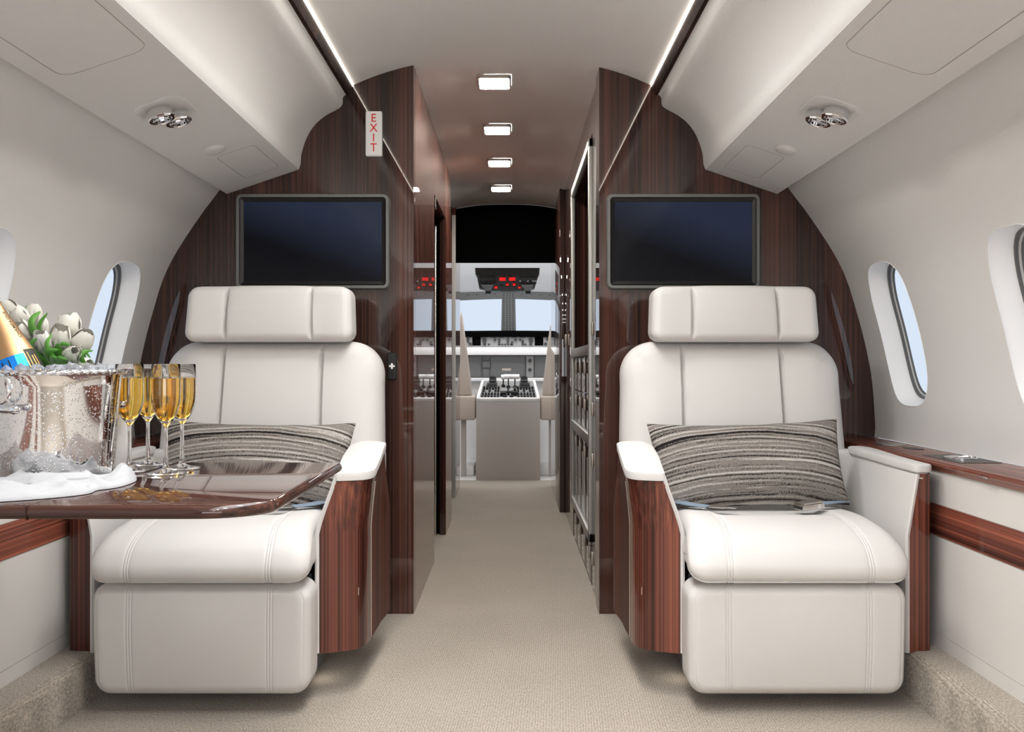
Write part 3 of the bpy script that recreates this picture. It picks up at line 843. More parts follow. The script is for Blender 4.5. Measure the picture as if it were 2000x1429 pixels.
    # wood shell round the front and the outer side
    for (i0, i1, wm, nm_) in ((5, 25, 'wood_arm', 'wood_shell'), (24, 33, 'wood_satin', 'side_veneer')):
        m = MB(); sh = []
        zl = [.110, .112, .2, .3, .38, .405, .43, .46, .49, .52]
        for z in zl + ['t']:
            if z == 't': o = armslice(.56, 0); ii = armslice(.56, -.0045)
            else: o = armslice(z, 0); ii = armslice(z, -.0045)
            f = lambda p: ztop(p.y)-.0235 if z == 't' else z
            outer = [Vector((p.x, p.y, f(p))) for p in o[i0:i1]]; inner = [Vector((p.x, p.y, f(p))) for p in ii[i0:i1]]
            sh.append(outer + inner[::-1])
        m.loft(sh, True, True); put(m, nm_, M[wm])
    # pale piping between the front and the side veneer
    pts = []
    for z in [.115, .2, .3, .38, .405, .43, .46, .49, .52]:
        p = armslice(z, .0005)[24]; pts.append((p.x, p.y, z))
    m = MB().tube(pts, .0022, 6); put(m, 'edge_strip', M['satin'])
    m = MB().prism(rrect(.020, .09, .006, 4, -.333, 2.50), 'z', 0.001, .0024)
    m.xform(lambda p: (p.x, p.y, p.z + ztop(p.y) + .0006)); put(m, 'armrest_lid', M['leather'])
    # --- wall arm
    def wslice(z, off=0.0):
        t = max(0, min(1, (z-.40)/.165))
        xi = lerp(.309, .336, t)
        P = [(xi, 2.735), (xi-.004, 2.5), (xi, 2.34), (xi, 2.292), (xi+.004, 2.284), (xi+.012, 2.282), (.366, 2.284), (.374, 2.292), (.376, 2.34), (.376, 2.5), (.376, 2.735), (.35, 2.74)]
        c = Vector((.345, 2.5)); r = []
        for i, p in enumerate(P):
            a = Vector(P[i-1]); b = Vector(P[(i+1) % len(P)]); d = (b-a).normalized(); nn = Vector((d.y, -d.x)); pp = Vector(p)
            if nn.dot(pp-c) < 0: nn = -nn
            r.append(pp + nn*off)
        return [Vector(q) for q in centri([(p.x, p.y, 0) for p in r], 4)]
    rings = [[Vector((p.x, p.y, z)) for p in wslice(z, -.004)] for z in [.112, .114, .2, .3, .38, .40, .43, .46, .49, .52]]
    for dz, off in ((-.024, -.004), (-.0195, -.004), (-.019, .003), (-.006, .0045), (-.002, .003), (0, -.002), (.001, -.012)):
        rings.append([Vector((p.x, p.y, .5765 + .006*smoothstep(2.3, 2.7, p.y) + dz)) for p in wslice(.565, off)])
    m = MB().loft(rings, True, True); put(m, 'armrest', M['leather'])
    m = MB(); sh = []
    for z in [.110, .112, .2, .3, .38, .40, .43, .46, .49, .52, .553]:
        o = wslice(z, .001)[17:40]; ii = wslice(z, -.003)[17:40]
        sh.append([Vector((p.x, p.y, z)) for p in o] + [Vector((p.x, p.y, z)) for p in ii[::-1]])
    m.loft(sh, True, True); put(m, 'wood_shell', M['wood_arm'])
    m = MB(); m.box(.332, .352, 2.279, 2.283, .540, .546, .002); put(m, 'chrome_stud', M['chrome'])
    m = MB(); rings = []
    for z in [.112, .2, .3, .38, .40, .43, .46, .49, .52, .552]:
        t = max(0, min(1, (z-.40)/.165)); x = lerp(.309, .336, t)
        rings.append([Vector(q) for q in ((x+.010, 2.284, z), (x+.008, 2.276, z), (x+.002, 2.273, z), (x-.002, 2.277, z), (x-.003, 2.29, z), (x-.003, 2.73, z), (x+.006, 2.73, z), (x+.008, 2.30, z))])
    m.loft(rings, True, True); put(m, 'inner_lining', M['leather'])
    # lower corners behind the arms
    m = MB(); m.box(-.345, -.20, 2.655, 2.80, .30, .575, .02, 3); put(m, 'back_wing', M['leather'])
    m = MB(); m.box(.22, .36, 2.715, 2.80, .30, .572, .02, 3); put(m, 'back_wing', M['leather'])
    # belts
    def ribbon(pts, w, t, tw=None):
        rings = []
        P = [Vector(p) for p in pts]
        for i, p in enumerate(P):
            d = (P[min(i+1, len(P)-1)]-P[max(0, i-1)]).normalized()
            up = Vector((0, 0, 1)) if tw is None else Vector(tw[i])
            sd = d.cross(up).normalized(); u = sd.cross(d)
            rings.append([p + sd*w + u*t, p - sd*w + u*t, p - sd*w - u*t, p + sd*w - u*t])
        return MB().loft(rings, True, True)
    pts = catmull([(-.236, 2.56, .447), (-.215, 2.50, .452), (-.18, 2.46, .450), (-.145, 2.435, .449)], 5)
    st = put(ribbon(pts, .020, .0012), 'belt_strap', M['strap'])
    m = MB(); m.prism(rrect(.022, .017, .004, 3), 'z', -.0012, .0012, m=Matrix.Translation((-.123, 2.425, .450)) @ Matrix.Rotation(-.5, 4, 'Z'))
    m.prism(rrect(.014, .010, .002, 3), 'z', -.0012, .0012, m=Matrix.Translation((-.092, 2.41, .450)) @ Matrix.Rotation(-.5, 4, 'Z'))
    put(m, 'belt_tongue', M['satin'])
    pts = catmull([(.248, 2.53, .449), (.218, 2.49, .453), (.18, 2.46, .456), (.155, 2.445, .455)], 5)
    put(ribbon(pts, .016, .0012), 'belt_strap', M['strap'])
    m4 = Matrix.Translation((.118, 2.425, .4535)) @ Matrix.Rotation(.32, 4, 'Z') @ Matrix.Rotation(-.08, 4, 'Y')
    m = MB(); m.box(-.036, .030, -.024, .024, -.008, .006, .003, 2, m4); m.box(-.030, .028, -.021, .021, .006, .011, .0025, 2, m4)
    bk_ = put(m, 'belt_buckle', M['satin'])
    m = MB(); m.box(-.0375, -.035, -.019, .019, -.005, .003, 0, 2, m4); m.xform(W).build('buckle_slot', M['black'], bk_, 0)
    m = MB(); m.lathe([(.005, 0), (.005, .0015), (.004, .002), (0, .002)], 16, m4 @ Matrix.Translation((.012, -.0245, .0)) @ Matrix.Rotation(PI/2, 4, 'X')); m.xform(W).build('buckle_rivet', M['chrome'], bk_)
    return C
armchair(1, .665, 'cream leather armchair on the right facing the camera, its belt buckle in full view')
armchair(-1, -.725, 'cream leather armchair on the left behind the wooden table')

# ---------------------------------------------------------------- pillows
def pillow(s, cx, label, roll):
    m = MB(); nx, nz = 60, 34; hw, hh, T = .266, .128, .056
    vs = []; fs = []
    for side in (-1, 1):
        for j in range(nz+1):
            for i in range(nx+1):
                u = -1+2*i/nx; v = -1+2*j/nz
                e = (max(0, 1-abs(u)**3.2))**.55*(max(0, 1-abs(v)**2.6))**.60
                x = hw*u*(1-.035*(1-v*v)*abs(u)**3)*(1+.022*v); z = hh*v*(1-.07*(1-u*u)*abs(v)**2*1.0)
                z += .003*noise.noise(Vector((u*3, side, v*2)))
                y = side*(T*e*(1 + .10*noise.noise(Vector((u*2.2, side*2, v*2)))))
                # a sagging cushion bends its weave
                z += .018*math.cos(u*1.5)*(v*.5)*(-1) * 0 + (.010*(1-u*u))*(1 if v > 0 else .4)*(-.4)
                vs.append((x, y, z))
    st = (nx+1)*(nz+1)
    for k in (0, 1):
        for j in range(nz):
            for i in range(nx):
                a = k*st + j*(nx+1)+i; fs.append((a, a+1, a+nx+2, a+nx+1))
    m.add(vs, fs)
    # weld the rim
    bm = bmesh.new(); V = [bm.verts.new(v) for v in m.v]
    for f in m.f: bm.faces.new([V[i] for i in f])
    bmesh.ops.remove_doubles(bm, verts=bm.verts[:], dist=.0008)
    m = MB().bm(bm)
    o = m.build('throw_pillow', M['knit'], None, 80, fab=lambda v: (v.x, v.z + .030*(v.x/.27)**2 + .004*noise.noise(Vector((v.x*6, v.z*8, 2)))))
    o.rotation_euler = (math.radians(-27), math.radians(roll), math.radians(0))
    o.location = (cx, 2.575, .548)
    o['label'] = label; o['category'] = 'pillow'
    return o
pillow(1, .659, 'striped grey knit pillow on the right armchair', -1.4)
pillow(-1, -.719, 'striped grey knit pillow on the left armchair, partly behind the table', 1.0)
# ---------------------------------------------------------------- table
TZ = .620
xr = -.352; yf = 1.316; yb = 1.920; xl = -1.20
def table_outline(off=0.0):
    R = .10; r2 = .012
    pts = [(xl, yf+off)]
    cx, cy = xr-.115, yf+.085
    for k in range(15):
        t = -PI/2 + k/14*PI/2
        pts.append((cx + (.115-off)*math.cos(t)**.9 if math.cos(t) > 0 else cx, cy + (.085-off)*math.sin(t)))
    for k in range(7):
        t = k/6*PI/2; pts.append((xr-r2 + (r2-off)*math.cos(t), yb-r2 + (r2-off)*math.sin(t)))
    pts.append((xl, yb-off))
    return pts
T = thing('folding_table', (-.75, 1.62, .5855), 'glossy dark wooden fold-out table in front of the left armchair', 'table')
SEAM = -.694
m = MB()
rings = []
for off, z in ((.016, .5995), (.006, .6005), (.0012, .6045), (0, .609), (.0015, .6145), (.0045, .6185), (.0085, TZ)):
    rings.append([Vector((a, b, z)) for a, b in table_outline(off)])
m.loft(rings, True, True)
m.build('table_top', M['wood_x'], T)
m = MB(); m.box(SEAM-.0008, SEAM+.0008, yf-.0006, yb+.0003, .6002, TZ+.0002); m.build('leaf_joint', M['wood_dark'], T)
m = MB(); m.box(-1.19, -1.12, 1.45, 1.80, .5855, .5995, .002); m.build('wall_bracket', M['satin'], T)
m = MB(); m.box(-1.10, -.55, 1.60, 1.64, .5895, .5996, .003); m.box(-1.10, -1.06, 1.52, 1.72, .5875, .5996, .003); m.build('support_rail', M['dgrey'], T)

# ---------------------------------------------------------------- champagne flutes
def flute(x, y, label, rot=0):
    G = thing('champagne_flute', (x, y, TZ+.0003), label, 'glass', 'champagne flutes on the table')
    h = .2035; o = Matrix.Translation((x, y, TZ+.0003))
    outer = [(0, 0), (.0335, 0), (.0345, .0008), (.0335, .0018), (.022, .0038), (.010, .0070), (.0058, .0115), (.0047, .020), (.0040, .040), (.0036, .060), (.0034, .078), (.0042, .086), (.0058, .0895)]
    bowl_o = [(.0095, .0945), (.0150, .1020), (.0200, .1120), (.0236, .1240), (.0256, .1360), (.0263, .150), (.0262, .170), (.0256, h-.001), (.0252, h)]
    bowl_i = [(.0247, h-.0006), (.0252, .170), (.0253, .150), (.0246, .1362), (.0226, .1245), (.0190, .1128), (.0140, .1030), (.0080, .0965), (.0, .0945)]
    pr = [(p.x, p.z) for p in catmull([(r, 0, z) for r, z in outer[3:] + bowl_o[:-1]], 3)]
    m = MB(); m.lathe(outer[:3] + pr + bowl_o[-1:] + bowl_i, 40, o)
    m.build('glass', M['glass'], G, 60)
    lt = .1770
    ci = [(0, .0950), (.0079, .0970), (.0139, .1033), (.0189, .1130), (.0225, .1247), (.0245, .1364), (.0252, .150), (.0251, .170), (.0250, lt), (0, lt)]
    m = MB(); m.lathe(ci, 40, o); m.build('champagne', M['champ'], G, 60)
    return G
flute(-.7287, 1.756, 'champagne flute at the left, nearest the ice bucket')
flute(-.7380, 1.868, 'champagne flute at the back, half hidden between two others')
flute(-.6440, 1.715, 'front champagne flute, standing closest to the camera')
flute(-.6445, 1.800, 'rightmost champagne flute, in front of the striped pillow')

# ---------------------------------------------------------------- ice bucket
BX, BY = -.800, 1.625
K = thing('ice_bucket', (BX, BY, TZ+.0003), 'beaded chrome ice bucket covered in droplets, on the table', 'bucket')
o = Matrix.Translation((BX, BY, TZ+.0003)); H = .190
prof = [(0, 0), (.086, 0), (.0895, .003), (.091, .010), (.0945, .06), (.0990, .12), (.1030, .165), (.1050, .183), (.1075, .188), (.1095, H), (.1075, H+.003), (.1040, H+.001), (.1015, .184), (.0995, .165), (.0955, .12), (.091, .06), (.0875, .012), (0, .008)]
m = MB(); m.lathe(prof, 96, o); m.build('body', M['bucket'], K, 50)
# rope-twisted rim
m = MB(); n = 96*3; rings = []
for i in range(n):
    a = 2*PI*i/n; c = Vector((BX + .1095*math.cos(a), BY + .1095*math.sin(a), TZ+.0003+H-.001)); rd = Vector((math.cos(a), math.sin(a), 0)); ring = []
    for k in range(8):
        t = 2*PI*k/8; rr = .0034*(1 + .28*math.sin(t*2 + a*48))
        ring.append(c + rd*(rr*math.cos(t)) + Vector((0, 0, rr*math.sin(t))))
    rings.append(ring)
rings.append(rings[0]); m.loft(rings, True, False); m.build('rope_rim', M['chrome'], K)
def handle(ang):
    d = Vector((math.cos(ang), math.sin(ang), 0)); tg = Vector((-d.y, d.x, 0))
    c = Vector((BX, BY, TZ+.128)) + d*.1
    m = MB()
    m.tube([c - d*.012, c + d*.016], .007, 12)
    b = c + d*.016
    pts = [b + tg*t for t in (-.040, -.037, -.030, -.024, -.020, .020, .024, .030, .037, .040)]
    m.tube(pts, [.002, .006, .0075, .006, .0052, .0052, .006, .0075, .006, .002], 14)
    h = m.build('handle', M['chrome'], K)
    m = MB(); R = Vector((0, 0, .045))
    cc = b + Vector((0, 0, .010)); pts = [cc + tg*(.022*math.sin(t)) + Vector((0, 0, .024+.024*-math.cos(t))) for t in [k/24*2*PI for k in range(25)]]
    m.tube(pts, .0028, 8, cap=False); m.build('handle_ring', M['chrome'], h)
handle(math.radians(-111)); handle(math.radians(69))
# droplets gathered on the front of the bucket
random.seed(3); m = MB()
for i in range(900):
    a = math.radians(random.uniform(-165, -5)); z = .02 + .15*random.random()**.8
    r = lerp(.0915, .104, (z-.02)/.15)+.0001; q = .0003 + .0008*random.random()**2
    c = Vector((BX + r*math.cos(a), BY + r*math.sin(a), TZ+z))
    m4 = Matrix.Translation(c) @ Matrix.Rotation(a, 4, 'Z') @ Matrix.Rotation(PI/2, 4, 'Y') @ Matrix.Diagonal((1.3 if random.random() < .8 else 2.6, 1, .55, 1))
    m.lathe([(q, 0), (q*.86, q*.5), (q*.5, q*.87), (0, q)], 7, m4)
dr = m.build('water_droplets', mat('water_drops', (.95, .97, 1), .02, trans=.6, ior=1.33), K, 80); dr['kind'] = 'stuff'

# ice: chunks heaped to the rim
random.seed(21); k = 0
spots = []
for i in range(400):
    a = random.uniform(0, 2*PI); r = .088*math.sqrt(random.random())
    p = Vector((BX + r*math.cos(a), BY + r*math.sin(a)))
    if (p - Vector((-.862, 1.62))).length < .050: continue
    if all((p-q).length > .0215 for q in spots): spots.append(p)
    if len(spots) >= 34: break
for p in spots:
    bm = bmesh.new(); bmesh.ops.create_icosphere(bm, subdivisions=1, radius=.0125)
    for v in bm.verts: v.co *= random.uniform(.75, 1.15)
    m4 = Matrix.Translation((p.x, p.y, TZ + .190 + random.uniform(-.004, .006))) @ Matrix.Rotation(random.uniform(0, 3), 4, 'X') @ Matrix.Rotation(random.uniform(0, 3), 4, 'Z')
    mb = MB().bm(bm, m4)
    single(mb, 'ice_cube', M['ice'], 'rough ice chunk heaped to the rim of the chrome bucket', 'ice', (p.x, p.y, TZ+.19), 'ice chunks in the bucket', 0)
# a bed of ice below the top layer
m = MB(); m.lathe([(0, .150), (.094, .150), (.0985, .172), (.06, .178), (0, .180)], 24, Matrix.Translation((BX, BY, TZ)))
m.xform(lambda p: p + Vector((0, 0, .004*noise.noise(p*60))))
o_ = single(m, 'crushed_ice', M['ice'], 'bed of crushed ice filling the chrome bucket', 'ice', (BX, BY, TZ+.15), None, 0); o_['kind'] = 'stuff'

# ---------------------------------------------------------------- bottle
P0 = Vector((-.8740, 1.62, .828)); dr_ = Vector((-.39, 0, .92)).normalized()
zax = dr_; xax = Vector((0, 1, 0)).cross(zax).normalized(); yax = zax.cross(xax)
BM_ = Matrix(((xax.x, yax.x, zax.x, P0.x), (xax.y, yax.y, zax.y, P0.y), (xax.z, yax.z, zax.z, P0.z), (0, 0, 0, 1)))
B = thing('champagne_bottle', tuple(P0 - zax*.13), 'champagne bottle with gold foil neck leaning left in the ice bucket', 'bottle')
def rad(s_):
    pts = [(-.16, .0415), (-.05, .0415), (-.02, .0395), (.0, .0372), (.03, .0318), (.06, .0248), (.085, .0192), (.105, .0160), (.112, .0158)]
    for a, b in zip(pts, pts[1:]):
        if a[0] <= s_ <= b[0]: return lerp(a[1], b[1], (s_-a[0])/(b[0]-a[0]))
    return .0155
m = MB(); m.lathe([(0, -.158), (.030, -.160), (.040, -.155)] + [(rad(t), t) for t in [-.15, -.1, -.05, -.03, -.02, -.012]], 48, BM_); m.build('bottle_glass', M['bottle'], B)
m = MB(); prof = [(rad(t)+.0003, t) for t in [.004 + .0077*k for k in range(15)]] + [(.0178, .114), (.0185, .118), (.0178, .122), (.0162, .125), (.0160, .150), (.0172, .155), (.0175, .172), (.0150, .178), (0, .180)]
m.lathe(prof, 48, BM_); m.build('gold_foil', M['gold'], B)
m = MB(); m.lathe([(rad(t)+.0005, t) for t in (-.022, -.018, -.010, 0, .004)], 24, BM_); m.build('blue_band', M['bluefoil'], B, 10)
# black and gold ornament closing the band on the right
def onb(u, ang, off=.0009):
    r = rad(u)+off; return BM_ @ Vector((r*math.cos(ang), r*math.sin(ang), u))
def patch(us, as_, off, name, mt, par=B, n=8):
    rg = [[onb(lerp(us[0], us[1], j/n), lerp(as_[0], as_[1], i/n), off) for i in range(n+1)] for j in range(n+1)]
    MB().loft(rg, False, False).build(name, mt, par)
patch((-.030, .010), (math.radians(-34), math.radians(14)), .0008, 'neck_label', M['ink'])
for (u0, u1, a0, a1) in ((-.030, .010, -36, -33.8), (.0095, .0108, -36, 12), (-.028, .004, -27, -25.8), (-.026, -.004, -17, -15), (-.022, -.002, -8, -6)):
    patch((u0, u1), (math.radians(a0), math.radians(a1)), .0013, 'gold_line', M['goldprint'])
for k in range(5):
    a = math.radians(-150 + 18*k); patch((-.016, -.002), (a, a+.05), .0010, 'band_fold', M['ink'])
vs, fs = text_mesh('CHAMPAGNE', .0095, .0001, .01)
g = MB(); w = max(v.x for v in vs)
g.add([onb(.060 + v.x*.95, math.radians(-14) - (v.y)/rad(.06 + v.x), .0006+v.z) for v in vs], fs)
g.build('lettering', M['ink'], B, 0)

# ---------------------------------------------------------------- tulips behind the bucket
VX, VY = -.80, 1.80
m = MB(); m.lathe([(0, 0), (.040, 0), (.043, .005), (.047, .06), (.046, .12), (.043, .121), (.0425, .117), (.043, .06), (.039, .008), (0, .006)], 40, Matrix.Translation((VX, VY, TZ+.0003)))
single(m, 'flower_vase', M['white'], 'small white vase holding the tulips behind the ice bucket', 'vase', (VX, VY, TZ+.0003))
def px2w(x, y, Y): return Vector(((x-1000)/F*Y, Y, ZC - (y-714.5)/F*Y))
def petal(base, ax, side, Lp, wp, open_, curl):
    """one petal: grid, axis ax, leaning outward to side"""
    bn = ax.cross(side).normalized(); rings = []
    nu, nv = 10, 8
    for j in range(nu+1):
        t = j/nu
        prof_r = wp*open_*.86*math.sin(PI*(.05+.72*t))**.9 + curl*t**3
        cen = base + ax*(Lp*t) + side*prof_r
        half = wp*.92*math.sqrt(max(.004, 1-((t-.46)/.555)**2))*(.55+.45*min(1, t/.35))
        row = []
        for i in range(nv+1):
            u = -1+2*i/nv
            row.append(cen + bn*(half*u) - side*(half*.55*u*u*(1-.35*t)) + ax*(-.10*half*abs(u)**1.5) + side*(.0012*noise.noise(cen*90+Vector((u*2, t*3, 0)))))
        rings.append(row)
    return rings
def tulip(tip_base, ax, size, openness, label, seed):
    rd = random.Random(seed)
    base = Vector(tip_base); ax = Vector(ax).normalized()
    root = Vector((VX + rd.uniform(-.02, .02), VY + rd.uniform(-.02, .02), TZ+.02))
    Tn = thing('tulip', tuple(root), label, 'flower', 'white tulips behind the ice bucket')
    # stem
    p1 = Vector((VX + (root.x-VX)*1.2, VY + (root.y-VY)*1.2, TZ+.115)); p2 = base - ax*.045
    pts = catmull([root, p1, p2, base + ax*.002], 7)
    MB().tube(pts, .0028, 8).build('stem', M['stem'], Tn)
    s0 = ax.cross(Vector((.3, .8, .2))).normalized()
    for layer, (k, off) in enumerate(((3, 0), (3, PI/3))):
        for i in range(k):
            a = off + i*2*PI/3 + rd.uniform(-.15, .15)
            sd = Matrix.Rotation(a, 4, ax) @ s0
            op = openness*(1.0 if layer == 0 else .82)
            rg = petal(base, ax, sd, size*rd.uniform(.92, 1.06), size*.40, op, size*(.30*(openness-1) + rd.uniform(-.06, .05)))
            MB().loft(rg, False, False).build('petal', M['petal'], Tn, 180)
H_ = [  # px, py of the flower's middle, depth, axis, size, openness
    (135, 637, 1.76, (-.1, -.1, 1), .052, 1.25, 'open white tulip, topmost at the right of the bouquet'),
    (118, 662, 1.73, (.25, -.5, .8), .052, 1.0, 'plump white tulip in the middle of the bouquet'),
    (160, 668, 1.75, (.6, -.2, .7), .052, 1.05, 'white tulip at the right edge of the bouquet'),
    (83, 668, 1.71, (.0, -.5, .8), .047, 1.0, 'white tulip just right of the bottle neck'),
    (140, 693, 1.72, (.55, -.6, .35), .045, .95, 'low white tulip above the rim of the bucket'),
    (160, 712, 1.74, (.7, -.2, .1), .042, 1.0, 'lowest white tulip, half behind the bucket rim'),
    (68, 617, 1.78, (-.1, 0, 1), .046, .9, 'closed white tulip standing highest in the bouquet'),
    (42, 622, 1.76, (-.4, -.3, .8), .046, 1.1, 'white tulip beside the gold foil, upper left of the bouquet'),
    (22, 608, 1.80, (-.6, 0, .8), .046, 1.1, 'white tulip farthest left, partly behind the bottle'),
    (44, 652, 1.73, (-.3, -.5, .6), .044, 1.3, 'wide open white tulip touching the bottle neck'),
    (82, 640, 1.84, (.1, .3, .9), .036, .9, 'small white tulip bud at the back of the bouquet'),
]
for i, (px, py, Y, ax, sz, op, lab) in enumerate(H_):
    c = px2w(px, py, Y); a = Vector(ax).normalized()
    tulip(c - a*sz*.5, a, sz, op, lab, 40+i)
def leaf(tip, mid, w, label, seed):
    rd = random.Random(seed); base = Vector((VX + rd.uniform(-.02, .02), VY + rd.uniform(-.02, .02), TZ+.06))
    p1 = Vector((VX + rd.uniform(-.02, .02), VY + rd.uniform(-.02, .01), TZ+.125))
    pts = catmull([base, p1, mid, tip], 8); n = len(pts); rings = []
    for i, p in enumerate(pts):
        d = (pts[min(i+1, n-1)]-pts[max(i-1, 0)]).normalized(); t = i/(n-1)
        sd = d.cross(Vector((0.1, 1, .25))).normalized(); nn = sd.cross(d)
        h = w*1.5*min(1, .25+t/.35)*(1-t)**.7 + .0003
        top_ = [p + sd*(h*u) + nn*(h*.35*u*u) for u in (-1, -.5, 0, .5, 1)]
        rings.append([q for q in top_] + [q - nn*.0006 for q in top_[::-1]])
    m = MB().loft(rings, True, True)
    single(m, 'tulip_leaf', M['leaf'], label, 'leaf', tuple(base), 'green tulip leaves behind the ice bucket', 60)
LV = [((79, 607, 1.72), (66, 650, 1.71), .011), ((93, 610, 1.74), (80, 660, 1.75), .007), ((42, 598, 1.80), (38, 650, 1.78), .006), ((52, 597, 1.79), (52, 650, 1.77), .007),
      ((22, 594, 1.80), (24, 640, 1.79), .005), ((115, 683, 1.68), (92, 697, 1.69), .0105), ((138, 673, 1.72), (112, 682, 1.72), .010), ((177, 699, 1.74), (160, 688, 1.75), .007),
      ((60, 690, 1.70), (66, 700, 1.71), .012), ((52, 680, 1.72), (62, 690, 1.72), .014), ((145, 660, 1.76), (128, 690, 1.76), .009), ((165, 697, 1.73), (145, 705, 1.73), .006), ((50, 640, 1.75), (58, 665, 1.74), .013), ((100, 652, 1.70), (96, 690, 1.69), .008), ((120, 705, 1.67), (104, 706, 1.68), .009), ((72, 660, 1.69), (66, 690, 1.70), .009), ((182, 684, 1.73), (158, 700, 1.72), .007), ((132, 702, 1.66), (118, 708, 1.67), .008)]
for i, (a, b, w) in enumerate(LV):
    leaf(px2w(*a), px2w(*b), w, 'slender green tulip leaf among the white flowers', 70+i)

# ---------------------------------------------------------------- napkin
out = [(-.95, 1.43), (-.90, 1.345), (-.80, 1.335), (-.735, 1.352), (-.675, 1.395), (-.648, 1.435), (-.652, 1.475), (-.640, 1.495), (-.632, 1.53), (-.640, 1.60), (-.672, 1.66), (-.700, 1.655), (-.690, 1.60), (-.70, 1.56), (-.74, 1.532), (-.80, 1.520), (-.90, 1.53), (-.96, 1.50)]
out = [(a-.012, b) for a, b in out]
oc = [(p.x, p.y) for p in catmull([(a, b, 0) for a, b in out], 6, True)]
def inside(x, y):
    c = False; n = len(oc)
    for i in range(n):
        x1, y1 = oc[i]; x2, y2 = oc[i-1]
        if (y1 > y) != (y2 > y) and x < (x2-x1)*(y-y1)/(y2-y1)+x1: c = not c
    return c
def edist(x, y):
    return min(math.hypot(x-a, y-b) for a, b in oc)
# polar-ish grid from the outline towards a spine
spine = [Vector(p) for p in ((-.93, 1.455), (-.86, 1.44), (-.79, 1.43), (-.73, 1.445), (-.69, 1.475), (-.675, 1.53), (-.665, 1.60))]
def nearest_spine(x, y):
    q = Vector((x, y)); best = None
    for a, b in zip(spine, spine[1:]):
        t = max(0, min(1, (q-a).dot(b-a)/(b-a).length_squared)); p = a+(b-a)*t
        if best is None or (p-q).length < (best-q).length: best = p
    return best
rings = []; NR = 26
RIDGE = [((-.95, 1.385), (-.72, 1.405), .010, .008), ((-.88, 1.475), (-.745, 1.455), .011, .007), ((-.745, 1.425), (-.675, 1.49), .009, .006), ((-.70, 1.52), (-.66, 1.60), .012, .009), ((-.80, 1.43), (-.90, 1.43), -.008, .009), ((-.705, 1.47), (-.68, 1.56), -.006, .006), ((-.80, 1.505), (-.755, 1.485), .012, .006)]
def hgt(x, y, e):
    base = .0105*min(1, e/.010)**.5
    f = .0
    f += .0085*max(0, math.sin((x*.75+y*.95)*70 + 3*noise.noise(Vector((x*9, y*9, 0)))))*min(1, e/.02)
    f += .009*noise.noise(Vector((x*16, y*16, 5)))*min(1, e/.02)
    f += .008*math.exp(-((x+.775)/.05)**2 - ((y-1.50)/.03)**2)
    q = Vector((x, y))
    for (a, b, hh, ww) in RIDGE:
        a = Vector(a); b = Vector(b); t = max(0, min(1, (q-a).dot(b-a)/(b-a).length_squared)); d = (q-(a+(b-a)*t)).length
        f += hh*math.exp(-(d/ww)**1.5)*min(1, e/.008)
    return TZ + .001 + max(.0012, base + f)
m = MB(); vs = []; fs = []; n = len(oc)
for j in range(NR+1):
    t = (j/NR)**1.4
    for (a, b) in oc:
        s_ = nearest_spine(a, b); x = lerp(a, s_.x, t*.98); y = lerp(b, s_.y, t*.98); e = math.hypot(x-a, y-b)
        if j == 0: vs.append(Vector((x, y, TZ+.0012)))
        else: vs.append(Vector((x, y, hgt(x, y, e))))
for j in range(NR):
    for i in range(n):
        q = (i+1) % n; fs.append((j*n+i, j*n+q, (j+1)*n+q, (j+1)*n+i))
fs.append(tuple(range(NR*n, (NR+1)*n)))
fs.append(tuple(range(n))[::-1])
m.add(vs, fs)
ob = single(m, 'napkin', M['linen'], 'crumpled white cloth napkin lying at the foot of the ice bucket', 'napkin', (-.79, 1.44, TZ+.0012), None, 70)
# ---------------------------------------------------------------- cockpit
XK = -.030
def P(x, y, Y): return ((x-1000)/F*Y, ZC - (y-714.5)/F*Y)
# shell
mb = MB(); mb.box(-.95, .90, 6.62, 8.3, -.05, 0.0); struct(mb, 'floor_cockpit', M['white'], smooth=0)
mb = MB(); mb.box(-.97, -.95, 6.24, 8.3, 0, 1.0); struct(mb, 'wall_cockpit_left', M['white'], smooth=0)
mb = MB(); mb.box(.90, .92, 6.24, 8.3, 0, 1.0); struct(mb, 'wall_cockpit_right', M['white'], smooth=0)
mb = MB(); mb.box(-.97, -.40, 6.22, 6.24, 0, 1.9); mb.box(.318, .92, 6.28, 6.30, 0, 1.9); struct(mb, 'wall_cockpit_rear', M['white'], smooth=0)
# ceiling liner of the cockpit, bending down to the windscreen
pr = []
yz = catmull([(0, 5.82, 1.845), (0, 6.3, 1.835), (0, 6.9, 1.80), (0, 7.35, 1.70), (0, 7.65, 1.55), (0, 7.80, 1.452)], 6)
mb = MB(); mb.loft([[Vector((x, p.y, p.z - .05*abs(x-XK)**2)) for x in [XK-.95 + 1.9*i/20 for i in range(21)]] for p in yz], False, False)
struct(mb, 'ceiling_cockpit', M['white'], smooth=60)
# windscreen frame
YW = 7.80
def wp(x, y): a, b = P(x, y, YW); return a, b
sc_ = YW/F
mb = MB()
zt0 = ZC + (714.5-572)*sc_; zt1 = ZC + (714.5-583)*sc_; zb = ZC + (714.5-650)*sc_
n = 24
def arch(x): return -.030*abs((x-XK)/.6)**1.6
xs = [-1.0 + 2*i/n for i in range(n+1)]
pr = [(x, zt0+.03+arch(x)) for x in xs] + [(x, zt1+arch(x)*.8) for x in xs[::-1]]
mb.prism(pr, 'y', YW, YW+.04)
pl, pr_ = XK - .062, XK + .062
mb.prism([(pl-.004, zb-.2), (pr_+.006, zb-.2), (pr_-.004, zt1), (pl+.006, zt1)], 'y', YW-.002, YW+.05)
for sx in (-1, 1):
    mb.prism([(XK+sx*.56, zb-.2), (XK+sx*.66, zb-.2), (XK+sx*.60, zt1), (XK+sx*.53, zt1)], 'y', YW, YW+.05)
mb.box(-1.0, 1.0, YW, YW+.05, zb-.25, zb)
